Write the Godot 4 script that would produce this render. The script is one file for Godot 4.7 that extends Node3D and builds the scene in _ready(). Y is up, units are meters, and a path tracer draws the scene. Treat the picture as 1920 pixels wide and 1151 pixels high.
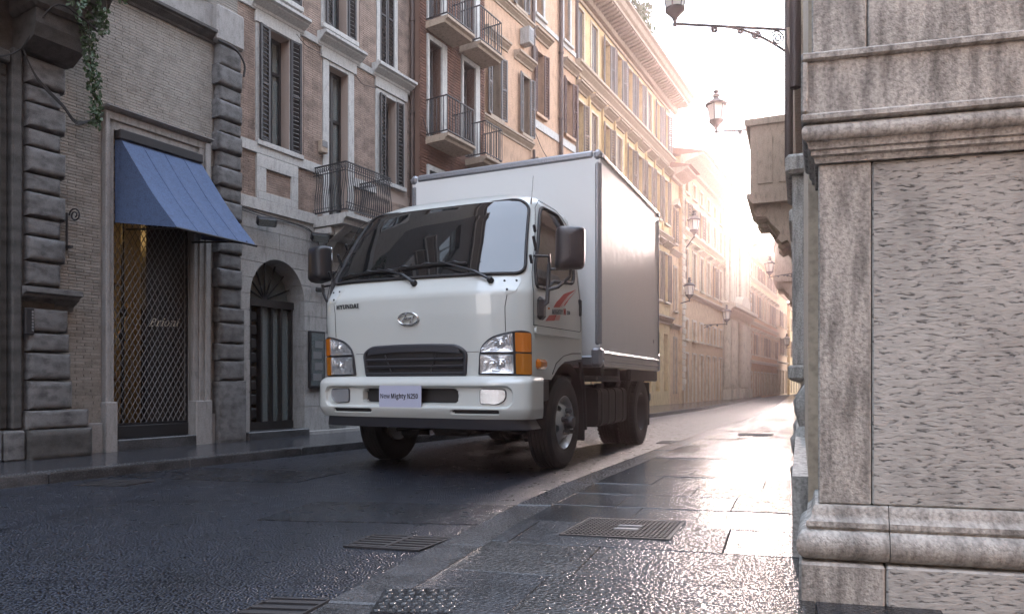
extends Node3D
# A white box truck standing in a narrow old street on a wet, overcast day.

class MB:
	var v := PackedVector3Array()
	var x := Transform3D()
	func tri(a: Vector3, b: Vector3, c: Vector3) -> void:   # counter-clockwise seen from outside
		v.append(x * a); v.append(x * c); v.append(x * b)
	func quad(a: Vector3, b: Vector3, c: Vector3, d: Vector3) -> void:
		tri(a, b, c); tri(a, c, d)
	func box(x0: float, x1: float, y0: float, y1: float, z0: float, z1: float) -> void:
		var a := Vector3(x0, y0, z0); var b := Vector3(x1, y0, z0); var c := Vector3(x1, y1, z0); var d := Vector3(x0, y1, z0)
		var e := Vector3(x0, y0, z1); var f := Vector3(x1, y0, z1); var g := Vector3(x1, y1, z1); var h := Vector3(x0, y1, z1)
		quad(e, f, g, h); quad(b, a, d, c); quad(a, e, h, d); quad(f, b, c, g); quad(h, g, c, d); quad(a, b, f, e)
	func bev(x0: float, x1: float, y0: float, y1: float, z0: float, z1: float, k: float) -> void:
		var lo := Vector3(x0, y0, z0); var hi := Vector3(x1, y1, z1)
		k = minf(k, minf(minf(hi.x - lo.x, hi.y - lo.y), hi.z - lo.z) * 0.45)
		var P := {}
		for ax in 3:
			for i in 8:
				var p := Vector3(hi.x if i & 1 else lo.x, hi.y if i & 2 else lo.y, hi.z if i & 4 else lo.z)
				for o in 3:
					if o != ax:
						p[o] += -k if (i >> o) & 1 else k
				P[ax * 8 + i] = p
		var mid := (lo + hi) * 0.5
		var faces := [[0, 2, 6, 4], [1, 3, 7, 5], [0, 1, 5, 4], [2, 3, 7, 6], [0, 1, 3, 2], [4, 5, 7, 6]]
		for f in 6:
			var ax: int = f / 2
			var q: Array = faces[f]
			oq(P[ax * 8 + q[0]], P[ax * 8 + q[1]], P[ax * 8 + q[2]], P[ax * 8 + q[3]], mid)
		for ax in 3:
			var a1 := (ax + 1) % 3; var a2 := (ax + 2) % 3
			for s in 4:
				var i := (1 << a1 if s & 1 else 0) | (1 << a2 if s & 2 else 0)
				var j := i | (1 << ax)
				oq(P[a1 * 8 + i], P[a1 * 8 + j], P[a2 * 8 + j], P[a2 * 8 + i], mid)
		for i in 8:
			ot(P[i], P[8 + i], P[16 + i], mid)
	func oq(a: Vector3, b: Vector3, c: Vector3, d: Vector3, mid: Vector3) -> void:
		if (b - a).cross(c - a).dot((a + c) * 0.5 - mid) >= 0: quad(a, b, c, d)
		else: quad(d, c, b, a)
	func ot(a: Vector3, b: Vector3, c: Vector3, mid: Vector3) -> void:
		if (b - a).cross(c - a).dot((a + b + c) / 3 - mid) >= 0: tri(a, b, c)
		else: tri(c, b, a)
	func ext(poly: Array, x0: float, x1: float) -> void:   # polygon of Vector2(z, y) swept along x
		var p := PackedVector2Array(poly)
		if Geometry2D.is_polygon_clockwise(p): p.reverse()
		var n := p.size()
		for i in n:
			var a := p[i]; var b := p[(i + 1) % n]
			quad(Vector3(x0, a.y, a.x), Vector3(x0, b.y, b.x), Vector3(x1, b.y, b.x), Vector3(x1, a.y, a.x))
		var t := Geometry2D.triangulate_polygon(p)
		for i in range(0, t.size(), 3):
			var a := p[t[i]]; var b := p[t[i + 1]]; var c := p[t[i + 2]]
			if (b - a).cross(c - a) < 0:
				var s := b; b = c; c = s
			tri(Vector3(x1, a.y, a.x), Vector3(x1, c.y, c.x), Vector3(x1, b.y, b.x))
			tri(Vector3(x0, a.y, a.x), Vector3(x0, b.y, b.x), Vector3(x0, c.y, c.x))
	func plate(poly: Array, z0: float, z1: float) -> void:   # polygon of Vector2(x, y) with thickness along z
		var keep := x
		x = x * Transform3D(Basis(Vector3(0, 0, 1), Vector3(0, 1, 0), Vector3(-1, 0, 0)), Vector3.ZERO)
		var p := []
		for q in poly: p.append(Vector2(-q.x, q.y))
		ext(p, z0, z1)
		x = keep
	func lathe(prof: Array, n: int) -> void:   # Vector2(radius, y) about the y axis, listed from the bottom up on the outside
		for i in n:
			var a := TAU * i / n; var b := TAU * (i + 1) / n
			for k in prof.size() - 1:
				var p: Vector2 = prof[k]; var q: Vector2 = prof[k + 1]
				var p0 := Vector3(cos(a) * p.x, p.y, -sin(a) * p.x); var p1 := Vector3(cos(b) * p.x, p.y, -sin(b) * p.x)
				var q0 := Vector3(cos(a) * q.x, q.y, -sin(a) * q.x); var q1 := Vector3(cos(b) * q.x, q.y, -sin(b) * q.x)
				if p.x > 1e-5: tri(p0, p1, q1)
				if q.x > 1e-5: tri(p0, q1, q0)
	func tube(pts: Array, r: float, n := 8, r2 := -1.0) -> void:
		var rings := []
		var up := Vector3(0, 1, 0)
		for i in pts.size():
			var dir: Vector3 = (pts[mini(i + 1, pts.size() - 1)] - pts[maxi(i - 1, 0)]).normalized()
			if i == 0 and absf(dir.dot(up)) > 0.9: up = Vector3(1, 0, 0)
			var s := dir.cross(up).normalized(); up = s.cross(dir).normalized()
			var rr := r if r2 < 0 else lerpf(r, r2, float(i) / (pts.size() - 1))
			var ring := []
			for k in n: ring.append(pts[i] + (s * cos(TAU * k / n) + up * sin(TAU * k / n)) * rr)
			rings.append(ring)
		for i in rings.size() - 1:
			for k in n:
				var l := (k + 1) % n
				quad(rings[i][k], rings[i][l], rings[i + 1][l], rings[i + 1][k])
		for k in range(1, n - 1):
			tri(rings[0][0], rings[0][k + 1], rings[0][k])
			tri(rings[-1][0], rings[-1][k], rings[-1][k + 1])
	func grid(rows: Array) -> void:
		for i in rows.size() - 1:
			for j in rows[i].size() - 1:
				quad(rows[i][j], rows[i][j + 1], rows[i + 1][j + 1], rows[i + 1][j])
	func mesh(crease := 0.0) -> ArrayMesh:   # crease in degrees: 0 is faceted
		var n := PackedVector3Array(); n.resize(v.size())
		for i in range(0, v.size(), 3):
			var q := (v[i + 2] - v[i]).cross(v[i + 1] - v[i])
			n[i] = q; n[i + 1] = q; n[i + 2] = q
		if crease > 0.0:
			var at := {}
			for i in v.size():
				var k := Vector3i((v[i] * 20000.0).round())
				if at.has(k): at[k].append(i)
				else: at[k] = [i]
			var lim := cos(deg_to_rad(crease)); var m := n.duplicate()
			for k in at:
				for i in at[k]:
					var sum := Vector3.ZERO; var ni := m[i].normalized()
					for j in at[k]:
						if ni.dot(m[j].normalized()) > lim: sum += m[j]
					n[i] = sum
		for i in n.size(): n[i] = n[i].normalized() if n[i].length_squared() > 1e-24 else Vector3.UP
		var a := []; a.resize(Mesh.ARRAY_MAX); a[Mesh.ARRAY_VERTEX] = v; a[Mesh.ARRAY_NORMAL] = n
		var out := ArrayMesh.new()
		if v.size(): out.add_surface_from_arrays(Mesh.PRIMITIVE_TRIANGLES, a)
		return out

var M := {}
var used := {}
var rng := RandomNumberGenerator.new()

func lin(r: float, g: float, b: float) -> Color: return Color(r, g, b).linear_to_srgb()
func rnd(a: float, b: float) -> float: return rng.randf_range(a, b)
func numbered(n: String) -> String:
	if not used.has(n):
		used[n] = 0
		return n
	used[n] += 1
	return "%s_%03d" % [n, used[n]]
func put(parent: Node, called: String, mesh: Mesh, m: Material, xf := Transform3D()) -> MeshInstance3D:
	var o := MeshInstance3D.new()
	o.name = numbered(called) if parent == self else called
	o.mesh = mesh; o.material_override = m; o.transform = xf
	parent.add_child(o, true)
	return o
func part(parent: Node, called: String, mb: MB, m: Material, crease := 0.0) -> MeshInstance3D:
	return put(parent, called, mb.mesh(crease), m)
func tag(o: Node, label: String, category: String, group := "") -> void:
	o.set_meta("label", label); o.set_meta("category", category)
	if group: o.set_meta("group", group)
func thing(called: String, label: String, category: String, at := Vector3.ZERO, turn := 0.0, group := "") -> Node3D:
	var o := Node3D.new(); o.name = numbered(called); add_child(o)
	o.position = at; o.rotation.y = turn
	tag(o, label, category, group)
	return o
func setting(o: Node) -> Node:
	o.set_meta("kind", "structure"); return o
func stuff(o: Node) -> Node:
	o.set_meta("kind", "stuff"); return o

# ---- textures and materials
func ntex(sd: int, freq: float, cols: Array, offs: Array, oct := 4, kind := FastNoiseLite.TYPE_SIMPLEX_SMOOTH, size := 512, gain := 0.5) -> NoiseTexture2D:
	var n := FastNoiseLite.new(); n.seed = sd; n.frequency = freq; n.noise_type = kind
	n.fractal_octaves = oct; n.fractal_gain = gain
	if oct <= 1: n.fractal_type = FastNoiseLite.FRACTAL_NONE
	if kind == FastNoiseLite.TYPE_CELLULAR: n.cellular_return_type = FastNoiseLite.RETURN_DISTANCE
	var t := NoiseTexture2D.new(); t.width = size; t.height = size; t.seamless = true; t.noise = n
	var g := Gradient.new(); g.offsets = PackedFloat32Array(offs); g.colors = PackedColorArray(cols)
	t.color_ramp = g
	return t
func grey(a: float) -> Color: return Color(a, a, a)
func mat(c: Color, rough: float, o := {}) -> StandardMaterial3D:
	var m := StandardMaterial3D.new()
	m.albedo_color = c; m.roughness = rough
	m.metallic = o.get("metal", 0.0); m.metallic_specular = o.get("spec", 0.5)
	if o.has("tex"): m.albedo_texture = o.tex
	if o.has("rtex"):
		m.roughness_texture = o.rtex; m.roughness_texture_channel = BaseMaterial3D.TEXTURE_CHANNEL_RED
	if o.has("bump"):
		m.heightmap_enabled = true; m.heightmap_texture = o.bump; m.heightmap_scale = o.get("cm", 1.0)
	if o.has("scale"):
		m.uv1_triplanar = true; m.uv1_world_triplanar = o.get("world", true)
		m.uv1_scale = o.scale if o.scale is Vector3 else Vector3.ONE * o.scale
		m.uv1_triplanar_sharpness = 4.0
	if o.has("detail"):
		m.detail_enabled = true; m.detail_albedo = o.detail; m.detail_blend_mode = BaseMaterial3D.BLEND_MODE_MUL
		m.detail_uv_layer = BaseMaterial3D.DETAIL_UV_2; m.uv2_triplanar = true; m.uv2_world_triplanar = true
		m.uv2_scale = o.dscale if o.dscale is Vector3 else Vector3.ONE * o.dscale
	if o.has("coat"):
		m.clearcoat_enabled = true; m.clearcoat = o.coat; m.clearcoat_roughness = 0.05
	m.cull_mode = BaseMaterial3D.CULL_DISABLED if o.get("two", false) else BaseMaterial3D.CULL_BACK
	return m

func make_materials() -> void:
	var grain := ntex(1, 0.05, [grey(.62), grey(.86), grey(1)], [0, .45, 1], 5)
	var fine := ntex(2, 0.16, [grey(.2), grey(.6), grey(1)], [.1, .5, .9], 3, FastNoiseLite.TYPE_SIMPLEX_SMOOTH, 512, .65)
	var blot := ntex(3, 0.012, [grey(.55), grey(.82), grey(1), grey(.9)], [.1, .4, .65, 1], 6, FastNoiseLite.TYPE_SIMPLEX_SMOOTH, 512, .6)
	var streak := ntex(4, 0.02, [grey(.78), grey(.94), grey(1)], [.15, .42, .9], 5)
	var grainy := ntex(11, 0.05, [grey(.80), grey(.93), grey(1)], [0, .45, 1], 5)
	var pits := ntex(5, 0.022, [grey(.32), grey(.58), grey(.9), grey(1)], [.03, .25, .36, .8], 6, FastNoiseLite.TYPE_SIMPLEX_SMOOTH, 1024, .72)
	pits.noise.domain_warp_enabled = true; pits.noise.domain_warp_amplitude = 60.0; pits.noise.domain_warp_frequency = .008
	var blotm := ntex(12, 0.013, [grey(.78), grey(.92), grey(1), grey(.96)], [.1, .4, .65, 1], 6, FastNoiseLite.TYPE_SIMPLEX_SMOOTH, 512, .6)
	var speck := ntex(13, 0.22, [grey(.38), grey(.78), grey(1)], [.2, .5, .8], 3, FastNoiseLite.TYPE_SIMPLEX_SMOOTH, 512, .7)
	var roughstone := ntex(6, 0.09, [grey(.45), grey(.8), grey(1)], [.15, .5, .85], 5, FastNoiseLite.TYPE_SIMPLEX_SMOOTH, 512, .65)
	var asph := ntex(7, 0.13, [grey(.16), grey(.5), grey(1)], [.2, .5, .8], 1, FastNoiseLite.TYPE_SIMPLEX_SMOOTH, 1024)
	var asphr := ntex(8, 0.01, [grey(.44), grey(.5), grey(.56)], [.25, .5, .75], 6, FastNoiseLite.TYPE_SIMPLEX_SMOOTH, 1024, .65)
	var wetr := ntex(9, 0.02, [grey(.28), grey(.5), grey(.8)], [.22, .5, .8], 7, FastNoiseLite.TYPE_SIMPLEX_SMOOTH, 1024, .72)
	var chis := ntex(10, 0.045, [grey(0), grey(.55), grey(1)], [.15, .5, .85], 3, FastNoiseLite.TYPE_SIMPLEX_SMOOTH, 1024, .42)
	M.asphalt = mat(lin(.042, .051, .078), .62, {"tex": asph, "rtex": asphr, "bump": asph, "cm": .6, "scale": .58, "detail": blotm, "dscale": .16})
	M.patch = mat(lin(.036, .043, .064), .5, {"tex": asph, "rtex": asphr, "bump": asph, "cm": .4, "scale": .8, "detail": blot, "dscale": .3})
	M.wet = mat(lin(.048, .051, .059), .26, {"tex": grain, "rtex": wetr, "bump": chis, "cm": .32, "scale": Vector3(1.0, .7, 1.7), "detail": blot, "dscale": .37})
	M.wet2 = mat(lin(.065, .064, .064), .30, {"tex": grain, "rtex": wetr, "bump": chis, "cm": .36, "scale": Vector3(.9, .6, 1.5), "detail": blot, "dscale": .29})
	M.wet3 = mat(lin(.040, .043, .050), .18, {"tex": grain, "rtex": wetr, "bump": chis, "cm": .17, "scale": Vector3(1.0, .6, 1.9), "detail": blot, "dscale": .43})
	M.kerb = mat(lin(.13, .132, .14), .45, {"tex": roughstone, "rtex": wetr, "bump": roughstone, "cm": .2, "scale": 2.5, "detail": blot, "dscale": .6})
	M.leftwalk = mat(lin(.05, .052, .06), .3, {"tex": grain, "rtex": wetr, "bump": chis, "cm": .10, "scale": .8})
	M.joint = mat(lin(.03, .03, .032), .6, {"bump": fine, "cm": .2, "scale": 3.0})
	M.iron = mat(lin(.022, .022, .025), .6, {"metal": .1, "bump": fine, "cm": .1, "scale": 6.0})
	M.darkmetal = mat(lin(.018, .018, .021), .5, {"metal": .3})
	M.water = mat(lin(.012, .013, .016), .04, {"bump": blot, "cm": .12, "scale": 3.0})
	M.travertine = mat(lin(.475, .472, .445), .75, {"tex": pits, "bump": pits, "cm": .9, "scale": Vector3(.8, 2.9, .8), "detail": blotm, "dscale": Vector3(.55, .22, .55)})
	M.smoothstone = mat(lin(.585, .565, .52), .7, {"tex": grain, "bump": roughstone, "cm": .18, "scale": 2.2, "detail": blot, "dscale": Vector3(2.2, .35, 2.2)})
	M.rustic = mat(lin(.36, .355, .355), .85, {"tex": speck, "bump": speck, "cm": .9, "scale": 2.2, "detail": blot, "dscale": 1.3})
	M.darkstone = mat(lin(.13, .125, .12), .85, {"tex": roughstone, "bump": roughstone, "cm": .5, "scale": 3.0, "detail": blot, "dscale": 1.1})
	M.stone = mat(lin(.33, .32, .31), .8, {"tex": grainy, "bump": fine, "cm": .12, "scale": 2.0, "detail": streak, "dscale": Vector3(2.2, .5, 2.2)})
	M.stucco = mat(lin(.40, .39, .375), .85, {"tex": grainy, "bump": fine, "cm": .12, "scale": 1.6, "detail": streak, "dscale": Vector3(1.9, .4, 1.9)})
	M.white = mat(lin(.52, .51, .49), .8, {"tex": grainy, "bump": fine, "cm": .08, "scale": 1.8, "detail": streak, "dscale": Vector3(2.4, .5, 2.4)})
	M.mortar = mat(lin(.22, .205, .19), .9, {"bump": fine, "cm": .2, "scale": 3.0})
	for i in 4:
		var k: float = [.84, 1.0, 1.1, .93][i]
		M["brick%d" % i] = mat(lin(.41 * k, .38 * k, .34 * k), .85, {"tex": grain, "bump": fine, "cm": .15, "scale": 3.1 + i * .3, "detail": blotm, "dscale": .8})
	M.pink = mat(lin(.47, .35, .285), .85, {"tex": grain, "bump": fine, "cm": .12, "scale": 2.7, "detail": blot, "dscale": .7})
	M.pinkmortar = mat(lin(.34, .27, .23), .9, {"bump": fine, "cm": .2, "scale": 3.0})
	M.redbrick = mat(lin(.25, .115, .075), .85, {"tex": grain, "bump": fine, "cm": .2, "scale": 2.7, "detail": blot, "dscale": .8})
	M.redmortar = mat(lin(.13, .075, .055), .9)
	M.orange = mat(lin(.56, .36, .24), .88, {"tex": grainy, "bump": fine, "cm": .1, "scale": 1.3, "detail": streak, "dscale": Vector3(1.1, .33, 1.1)})
	M.yellow = mat(lin(.62, .44, .23), .88, {"tex": grainy, "bump": fine, "cm": .1, "scale": 1.3, "detail": streak, "dscale": Vector3(.9, .3, .9)})
	M.peach = mat(lin(.60, .40, .24), .88, {"tex": grainy, "scale": 1.0, "detail": streak, "dscale": Vector3(.7, .25, .7)})
	M.cream = mat(lin(.60, .50, .38), .88, {"tex": grainy, "scale": 1.0, "detail": streak, "dscale": Vector3(.8, .25, .8)})
	M.ochre = mat(lin(.56, .33, .18), .88, {"tex": grainy, "scale": 1.0, "detail": streak, "dscale": Vector3(.6, .25, .6)})
	M.tan = mat(lin(.42, .33, .25), .85, {"tex": grainy, "scale": 1.5, "detail": streak, "dscale": Vector3(1.4, .4, 1.4)})
	M.darkshutter = mat(lin(.035, .034, .037), .6, {"tex": grain, "scale": 4.0})
	M.greyshutter = mat(lin(.17, .165, .165), .65, {"tex": grain, "scale": 3.0})
	M.redshutter = mat(lin(.085, .042, .036), .65, {"tex": grain, "scale": 3.0})
	M.tanshutter = mat(lin(.20, .155, .125), .7, {"tex": grain, "scale": 3.0})
	M.wood = mat(lin(.025, .022, .021), .5, {"tex": streak, "scale": Vector3(6, 1, 6), "bump": streak, "cm": .1})
	M.pane = mat(Color(.80, .86, .86, .14), .02)
	M.pane.transparency = BaseMaterial3D.TRANSPARENCY_ALPHA
	M.plaster = mat(lin(.42, .38, .33), .9, {"tex": grainy, "scale": 1.5})
	M.pipe = mat(lin(.075, .05, .042), .5, {"metal": .3, "tex": grain, "scale": 3.0})
	M.black = mat(lin(.014, .014, .016), .55, {"bump": fine, "cm": .03, "scale": 8.0})
	M.cable = mat(lin(.012, .012, .013), .6)
	M.rooftile = mat(lin(.28, .15, .10), .85, {"tex": roughstone, "scale": 1.5})
	M.awning = mat(lin(.072, .118, .235), .8, {"tex": grain, "scale": 2.0, "bump": fine, "cm": .03, "two": true, "detail": streak, "dscale": Vector3(1.5, 1.5, 1.5)})
	M.leaf = mat(lin(.030, .060, .026), .55, {"two": true, "vary": true})
	M.leaf.backlight_enabled = true; M.leaf.backlight = lin(.02, .04, .012)
	M.leafpale = mat(lin(.085, .12, .055), .6, {"two": true})
	M.stem = mat(lin(.05, .04, .028), .9)
	M.lampglass = mat(lin(.62, .58, .52), .35)
	M.gold = mat(lin(.60, .55, .45), .5)
	M.lightstrip = mat(lin(.9, .8, .6), .5)
	M.lightstrip.emission_enabled = true; M.lightstrip.emission = Color(1, .83, .55); M.lightstrip.emission_energy_multiplier = 2.2
	M.shelf = mat(lin(.22, .15, .09), .6, {"tex": grain, "scale": 3.0})
	M.print = mat(lin(.45, .35, .18), .5)
	M.grey = mat(lin(.20, .20, .205), .6, {"tex": grain, "scale": 3.0})
	# truck
	M.paint = mat(lin(.55, .575, .555), .3, {"coat": .8})
	M.paintsilver = mat(lin(.50, .53, .53), .34, {"coat": .7, "metal": .15})
	M.panelwhite = mat(lin(.70, .70, .69), .26, {"coat": .4, "bump": blot, "cm": .22, "scale": Vector3(.7, .5, .7)})
	M.alu = mat(lin(.36, .37, .40), .38, {"metal": .55, "tex": grain, "scale": 3.0})
	M.alubright = mat(lin(.62, .63, .65), .25, {"metal": .8})
	M.rubber = mat(lin(.014, .014, .016), .65, {"bump": fine, "cm": .05, "scale": 10.0, "world": false})
	M.plastic = mat(lin(.016, .017, .021), .42, {"bump": fine, "cm": .02, "scale": 14.0, "world": false})
	M.grilleplastic = mat(lin(.035, .038, .047), .45)
	M.glassdark = mat(lin(.006, .007, .008), .02, {"spec": .9})
	M.chrome = mat(lin(.75, .76, .78), .12, {"metal": 1.0})
	M.rim = mat(lin(.58, .59, .61), .28, {"metal": .85})
	M.rimdark = mat(lin(.05, .05, .055), .5, {"metal": .4})
	M.lens = mat(Color(.93, .95, .97, .16), .03)
	M.lens.transparency = BaseMaterial3D.TRANSPARENCY_ALPHA
	M.reflector = mat(lin(.72, .73, .75), .16, {"metal": 1.0, "bump": fine, "cm": .05, "scale": 5.0, "world": false})
	M.amber = mat(lin(.50, .145, .012), .15, {"coat": .6})
	M.amber2 = mat(lin(.38, .13, .008), .2, {"coat": .6})
	M.plate = mat(lin(.42, .44, .56), .4)
	M.ink = mat(lin(.012, .012, .014), .6)
	M.red = mat(lin(.40, .028, .018), .35)
	M.redpale = mat(lin(.52, .25, .22), .35)
	M.inkgrey = mat(lin(.12, .12, .13), .4)
	M.chassis = mat(lin(.012, .012, .014), .6, {"bump": fine, "cm": .1, "scale": 7.0})

func _ready() -> void:
	rng.seed = 20240
	# camera: level, with the lens shifted upwards so that the walls stay upright
	var cam := Camera3D.new(); cam.name = "camera"; add_child(cam)
	cam.position = Vector3(0, .72, 0)
	cam.near = .05; cam.far = 400.0
	cam.set_frustum(.05 * 1151.0 / 1290.0, Vector2(0, .05 * (720.0 - 575.5) / 1290.0), .05, 400.0)
	cam.current = true
	var env := Environment.new()
	env.background_mode = Environment.BG_SKY
	var sky := Sky.new(); var sm := ProceduralSkyMaterial.new()
	sm.sky_top_color = Color(.72, .775, .86); sm.sky_horizon_color = Color(1, .97, .94); sm.sky_curve = .25; sm.sky_energy_multiplier = 1.8
	sm.ground_bottom_color = Color(.25, .25, .27); sm.ground_horizon_color = Color(.6, .58, .56)
	sky.sky_material = sm; env.sky = sky
	env.tonemap_mode = Environment.TONE_MAPPER_LINEAR
	env.tonemap_exposure = 2.05
	env.sdfgi_enabled = true; env.ssao_enabled = true; env.ssil_enabled = true
	env.volumetric_fog_enabled = true; env.volumetric_fog_density = .0036; env.volumetric_fog_albedo = Color(1, .90, .88); env.volumetric_fog_anisotropy = .85
	var we := WorldEnvironment.new(); we.name = "environment"; we.environment = env; add_child(we)
	var sun := DirectionalLight3D.new(); sun.name = "sun"; add_child(sun)
	sun.light_color = Color(1, .91, .88); sun.light_energy = 1.6; sun.light_angular_distance = 12.0; sun.shadow_enabled = true; sun.sky_mode = DirectionalLight3D.SKY_MODE_LIGHT_ONLY
	# low behind thin cloud over the far end of the street
	var to := Vector3(.43, .27, -1.0).normalized()
	sun.look_at_from_position(to * 50, Vector3.ZERO)
	make_materials()
	make_ground()
	building_portal(); building_brick(); building_pink(); building_red(); building_beige(); building_orange(); building_yellow(); far_buildings()
	make_pier(); make_right_building(); make_rear_building()
	make_truck()

# ---- plan of the street: x to the right, depth = -z, in metres
const LK := [Vector2(-7.4, -1.5), Vector2(-3.511, 4.718), Vector2(-1.615, 7.716), Vector2(2.703, 14.234), Vector2(5.433, 19.2), Vector2(10.4, 30.0), Vector2(17.4, 45.9), Vector2(42.0, 100.0)]
const RK := [Vector2(-1.15, -1.0), Vector2(-0.601, 2.155), Vector2(-0.417, 2.692), Vector2(-0.099, 3.642), Vector2(0.421, 4.94), Vector2(1.44, 7.145), Vector2(2.96, 10.32), Vector2(6.284, 16.887), Vector2(13.6, 34.0), Vector2(41.0, 99.0)]
func along(line: Array, d: float) -> float:
	for i in line.size() - 1:
		var a: Vector2 = line[i]; var b: Vector2 = line[i + 1]
		if d <= b.y or i == line.size() - 2: return lerpf(a.x, b.x, (d - a.y) / (b.y - a.y))
	return 0.0
func g(x: float, d: float, y := 0.0) -> Vector3: return Vector3(x, y, -d)
func wall_x(d: float) -> float: return 0.42 * d + 0.02

func prism_on_ground(mb: MB, q: Array, y0: float, y1: float, k: float) -> void:   # quad q of Vector2(x, depth), anticlockwise from above, chamfered top
	var c := (q[0] + q[1] + q[2] + q[3]) * 0.25 as Vector2
	var t := []; var e := []
	for p in q:
		var dir: Vector2 = (c - p).normalized()
		t.append(g(p.x + dir.x * k * 1.4, p.y + dir.y * k * 1.4, y1)); e.append(g(p.x, p.y, y1 - k))
	mb.quad(t[0], t[1], t[2], t[3])
	for i in 4:
		var j := (i + 1) % 4
		mb.quad(e[i], e[j], t[j], t[i])
		mb.quad(g(q[i].x, q[i].y, y0), g(q[j].x, q[j].y, y0), e[j], e[i])

func side_pt(t: float, q: float) -> Vector2:
	var xk := along(RK, q) + 0.2; var xw := wall_x(q) + 0.25
	var xx := lerpf(xk, xw, t)
	return Vector2(xx, q - 0.245 * (xx - xk))

func make_ground() -> void:
	var mb := MB.new()
	mb.quad(g(-60, -40), g(120, -40), g(120, 160), g(-60, 160))
	setting(part(self, "road", mb, M.asphalt))
	# patched repairs in the asphalt, their edges ragged
	for p in [[Vector2(-1.35, 3.62), Vector2(.0, 3.5), Vector2(.15, 4.05), Vector2(-1.2, 4.2)], [Vector2(-3.3, 5.35), Vector2(-1.6, 5.0), Vector2(-1.35, 5.6), Vector2(-3.0, 6.0)]]:
		mb = MB.new(); var rim := []
		for k in 4:
			for i in 16: rim.append(p[k].lerp(p[(k + 1) % 4], i / 16.0) + Vector2(rnd(-.012, .012), rnd(-.012, .012)))
		var c: Vector2 = (p[0] + p[1] + p[2] + p[3]) * .25
		for i in rim.size():
			var a: Vector2 = rim[i]; var b: Vector2 = rim[(i + 1) % rim.size()]
			mb.tri(g(c.x, c.y, .004), g(a.x, a.y, .004), g(b.x, b.y, .004)); mb.quad(g(a.x, a.y, -.01), g(b.x, b.y, -.01), g(b.x, b.y, .004), g(a.x, a.y, .004))
		setting(part(self, "road_patch", mb, M.patch))
	# left pavement
	mb = MB.new()
	for i in LK.size() - 1:
		var a: Vector2 = LK[i]; var b: Vector2 = LK[i + 1]
		mb.quad(g(a.x - 4.5, a.y, .077), g(a.x - .17, a.y, .077), g(b.x - .17, b.y, .077), g(b.x - 4.5, b.y, .077))
	setting(part(self, "pavement", mb, M.leftwalk))
	var kerb := Node3D.new(); kerb.name = "kerb"; add_child(kerb); setting(kerb)
	var d := -1.0
	while d < 60.0:
		var step := rnd(.85, 1.1) * (1.0 if d < 20 else 2.0)
		mb = MB.new()
		var x0 := along(LK, d); var x1 := along(LK, d + step - .008)
		prism_on_ground(mb, [Vector2(x0 - .18, d), Vector2(x0, d), Vector2(x1, d + step - .008), Vector2(x1 - .18, d + step - .008)], -.05, .08 + rnd(-.003, .003), .012)
		part(kerb, "kerb_stone", mb, M.kerb)
		d += step
	# right pavement: kerb stones flush with the slabs
	mb = MB.new()
	for i in RK.size() - 1:
		var a: Vector2 = RK[i]; var b: Vector2 = RK[i + 1]
		mb.quad(g(a.x + .02, a.y, .016), g(a.x + 4.5, a.y, .016), g(b.x + 4.5, b.y, .016), g(b.x + .02, b.y, .016))
	var walk := part(self, "sidewalk", mb, M.joint); setting(walk)
	d = -.4
	while d < 45.0:
		var step := rnd(.75, 1.0) * (1.0 if d < 14 else 2.0)
		mb = MB.new()
		var x0 := along(RK, d); var x1 := along(RK, d + step - .006)
		prism_on_ground(mb, [Vector2(x0, d), Vector2(x0 + .193, d - .03), Vector2(x1 + .193, d + step - .036), Vector2(x1, d + step - .006)], -.05, .026 + rnd(-.002, .002), .006)
		part(walk, "kerb_stone", mb, M.kerb)
		d += step
	# paving slabs, row by row
	var q := .9; var row := 0
	var wets := [M.wet, M.wet, M.wet2, M.wet, M.wet3]
	while q < 40.0:
		var dq := rnd(.40, .47) if q < 9 else (.6 if q < 16 else 1.4)
		var width := wall_x(q) + .25 - along(RK, q) - .2
		var t := -rnd(0, .5); var n := 0
		while t < 1.0:
			var dt := rnd(.55, .95) / width
			var t0 := maxf(t, 0.0); var t1 := minf(t + dt, 1.0)
			t += dt
			if t1 - t0 < .02: continue
			var e := .001 / width
			var c := [side_pt(t0 + e, q), side_pt(t1 - e, q), side_pt(t1 - e, q + dq - .006), side_pt(t0 + e, q + dq - .006)]
			mb = MB.new()
			prism_on_ground(mb, c, -.05, .026 + rnd(-.0018, .0018), .003)
			var pick := rng.randi() % 5
			var o := part(walk, "paving_slab", mb, M.wet3 if c[0].x < along(RK, q) + .75 and q > 3.4 and q < 6.5 else wets[pick])
			# slabs are laid by hand: no two lie quite level
			var mid: Vector2 = (c[0] + c[2]) * .5
			var tilt := Transform3D(Basis(Vector3(1, 0, 0), rnd(-.0022, .0022)) * Basis(Vector3(0, 0, 1), rnd(-.0022, .0022)), Vector3.ZERO)
			o.transform = Transform3D(Basis(), g(mid.x, mid.y)) * tilt * Transform3D(Basis(), -g(mid.x, mid.y))
			n += 1
		q += dq; row += 1
	make_street_iron()

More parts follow.
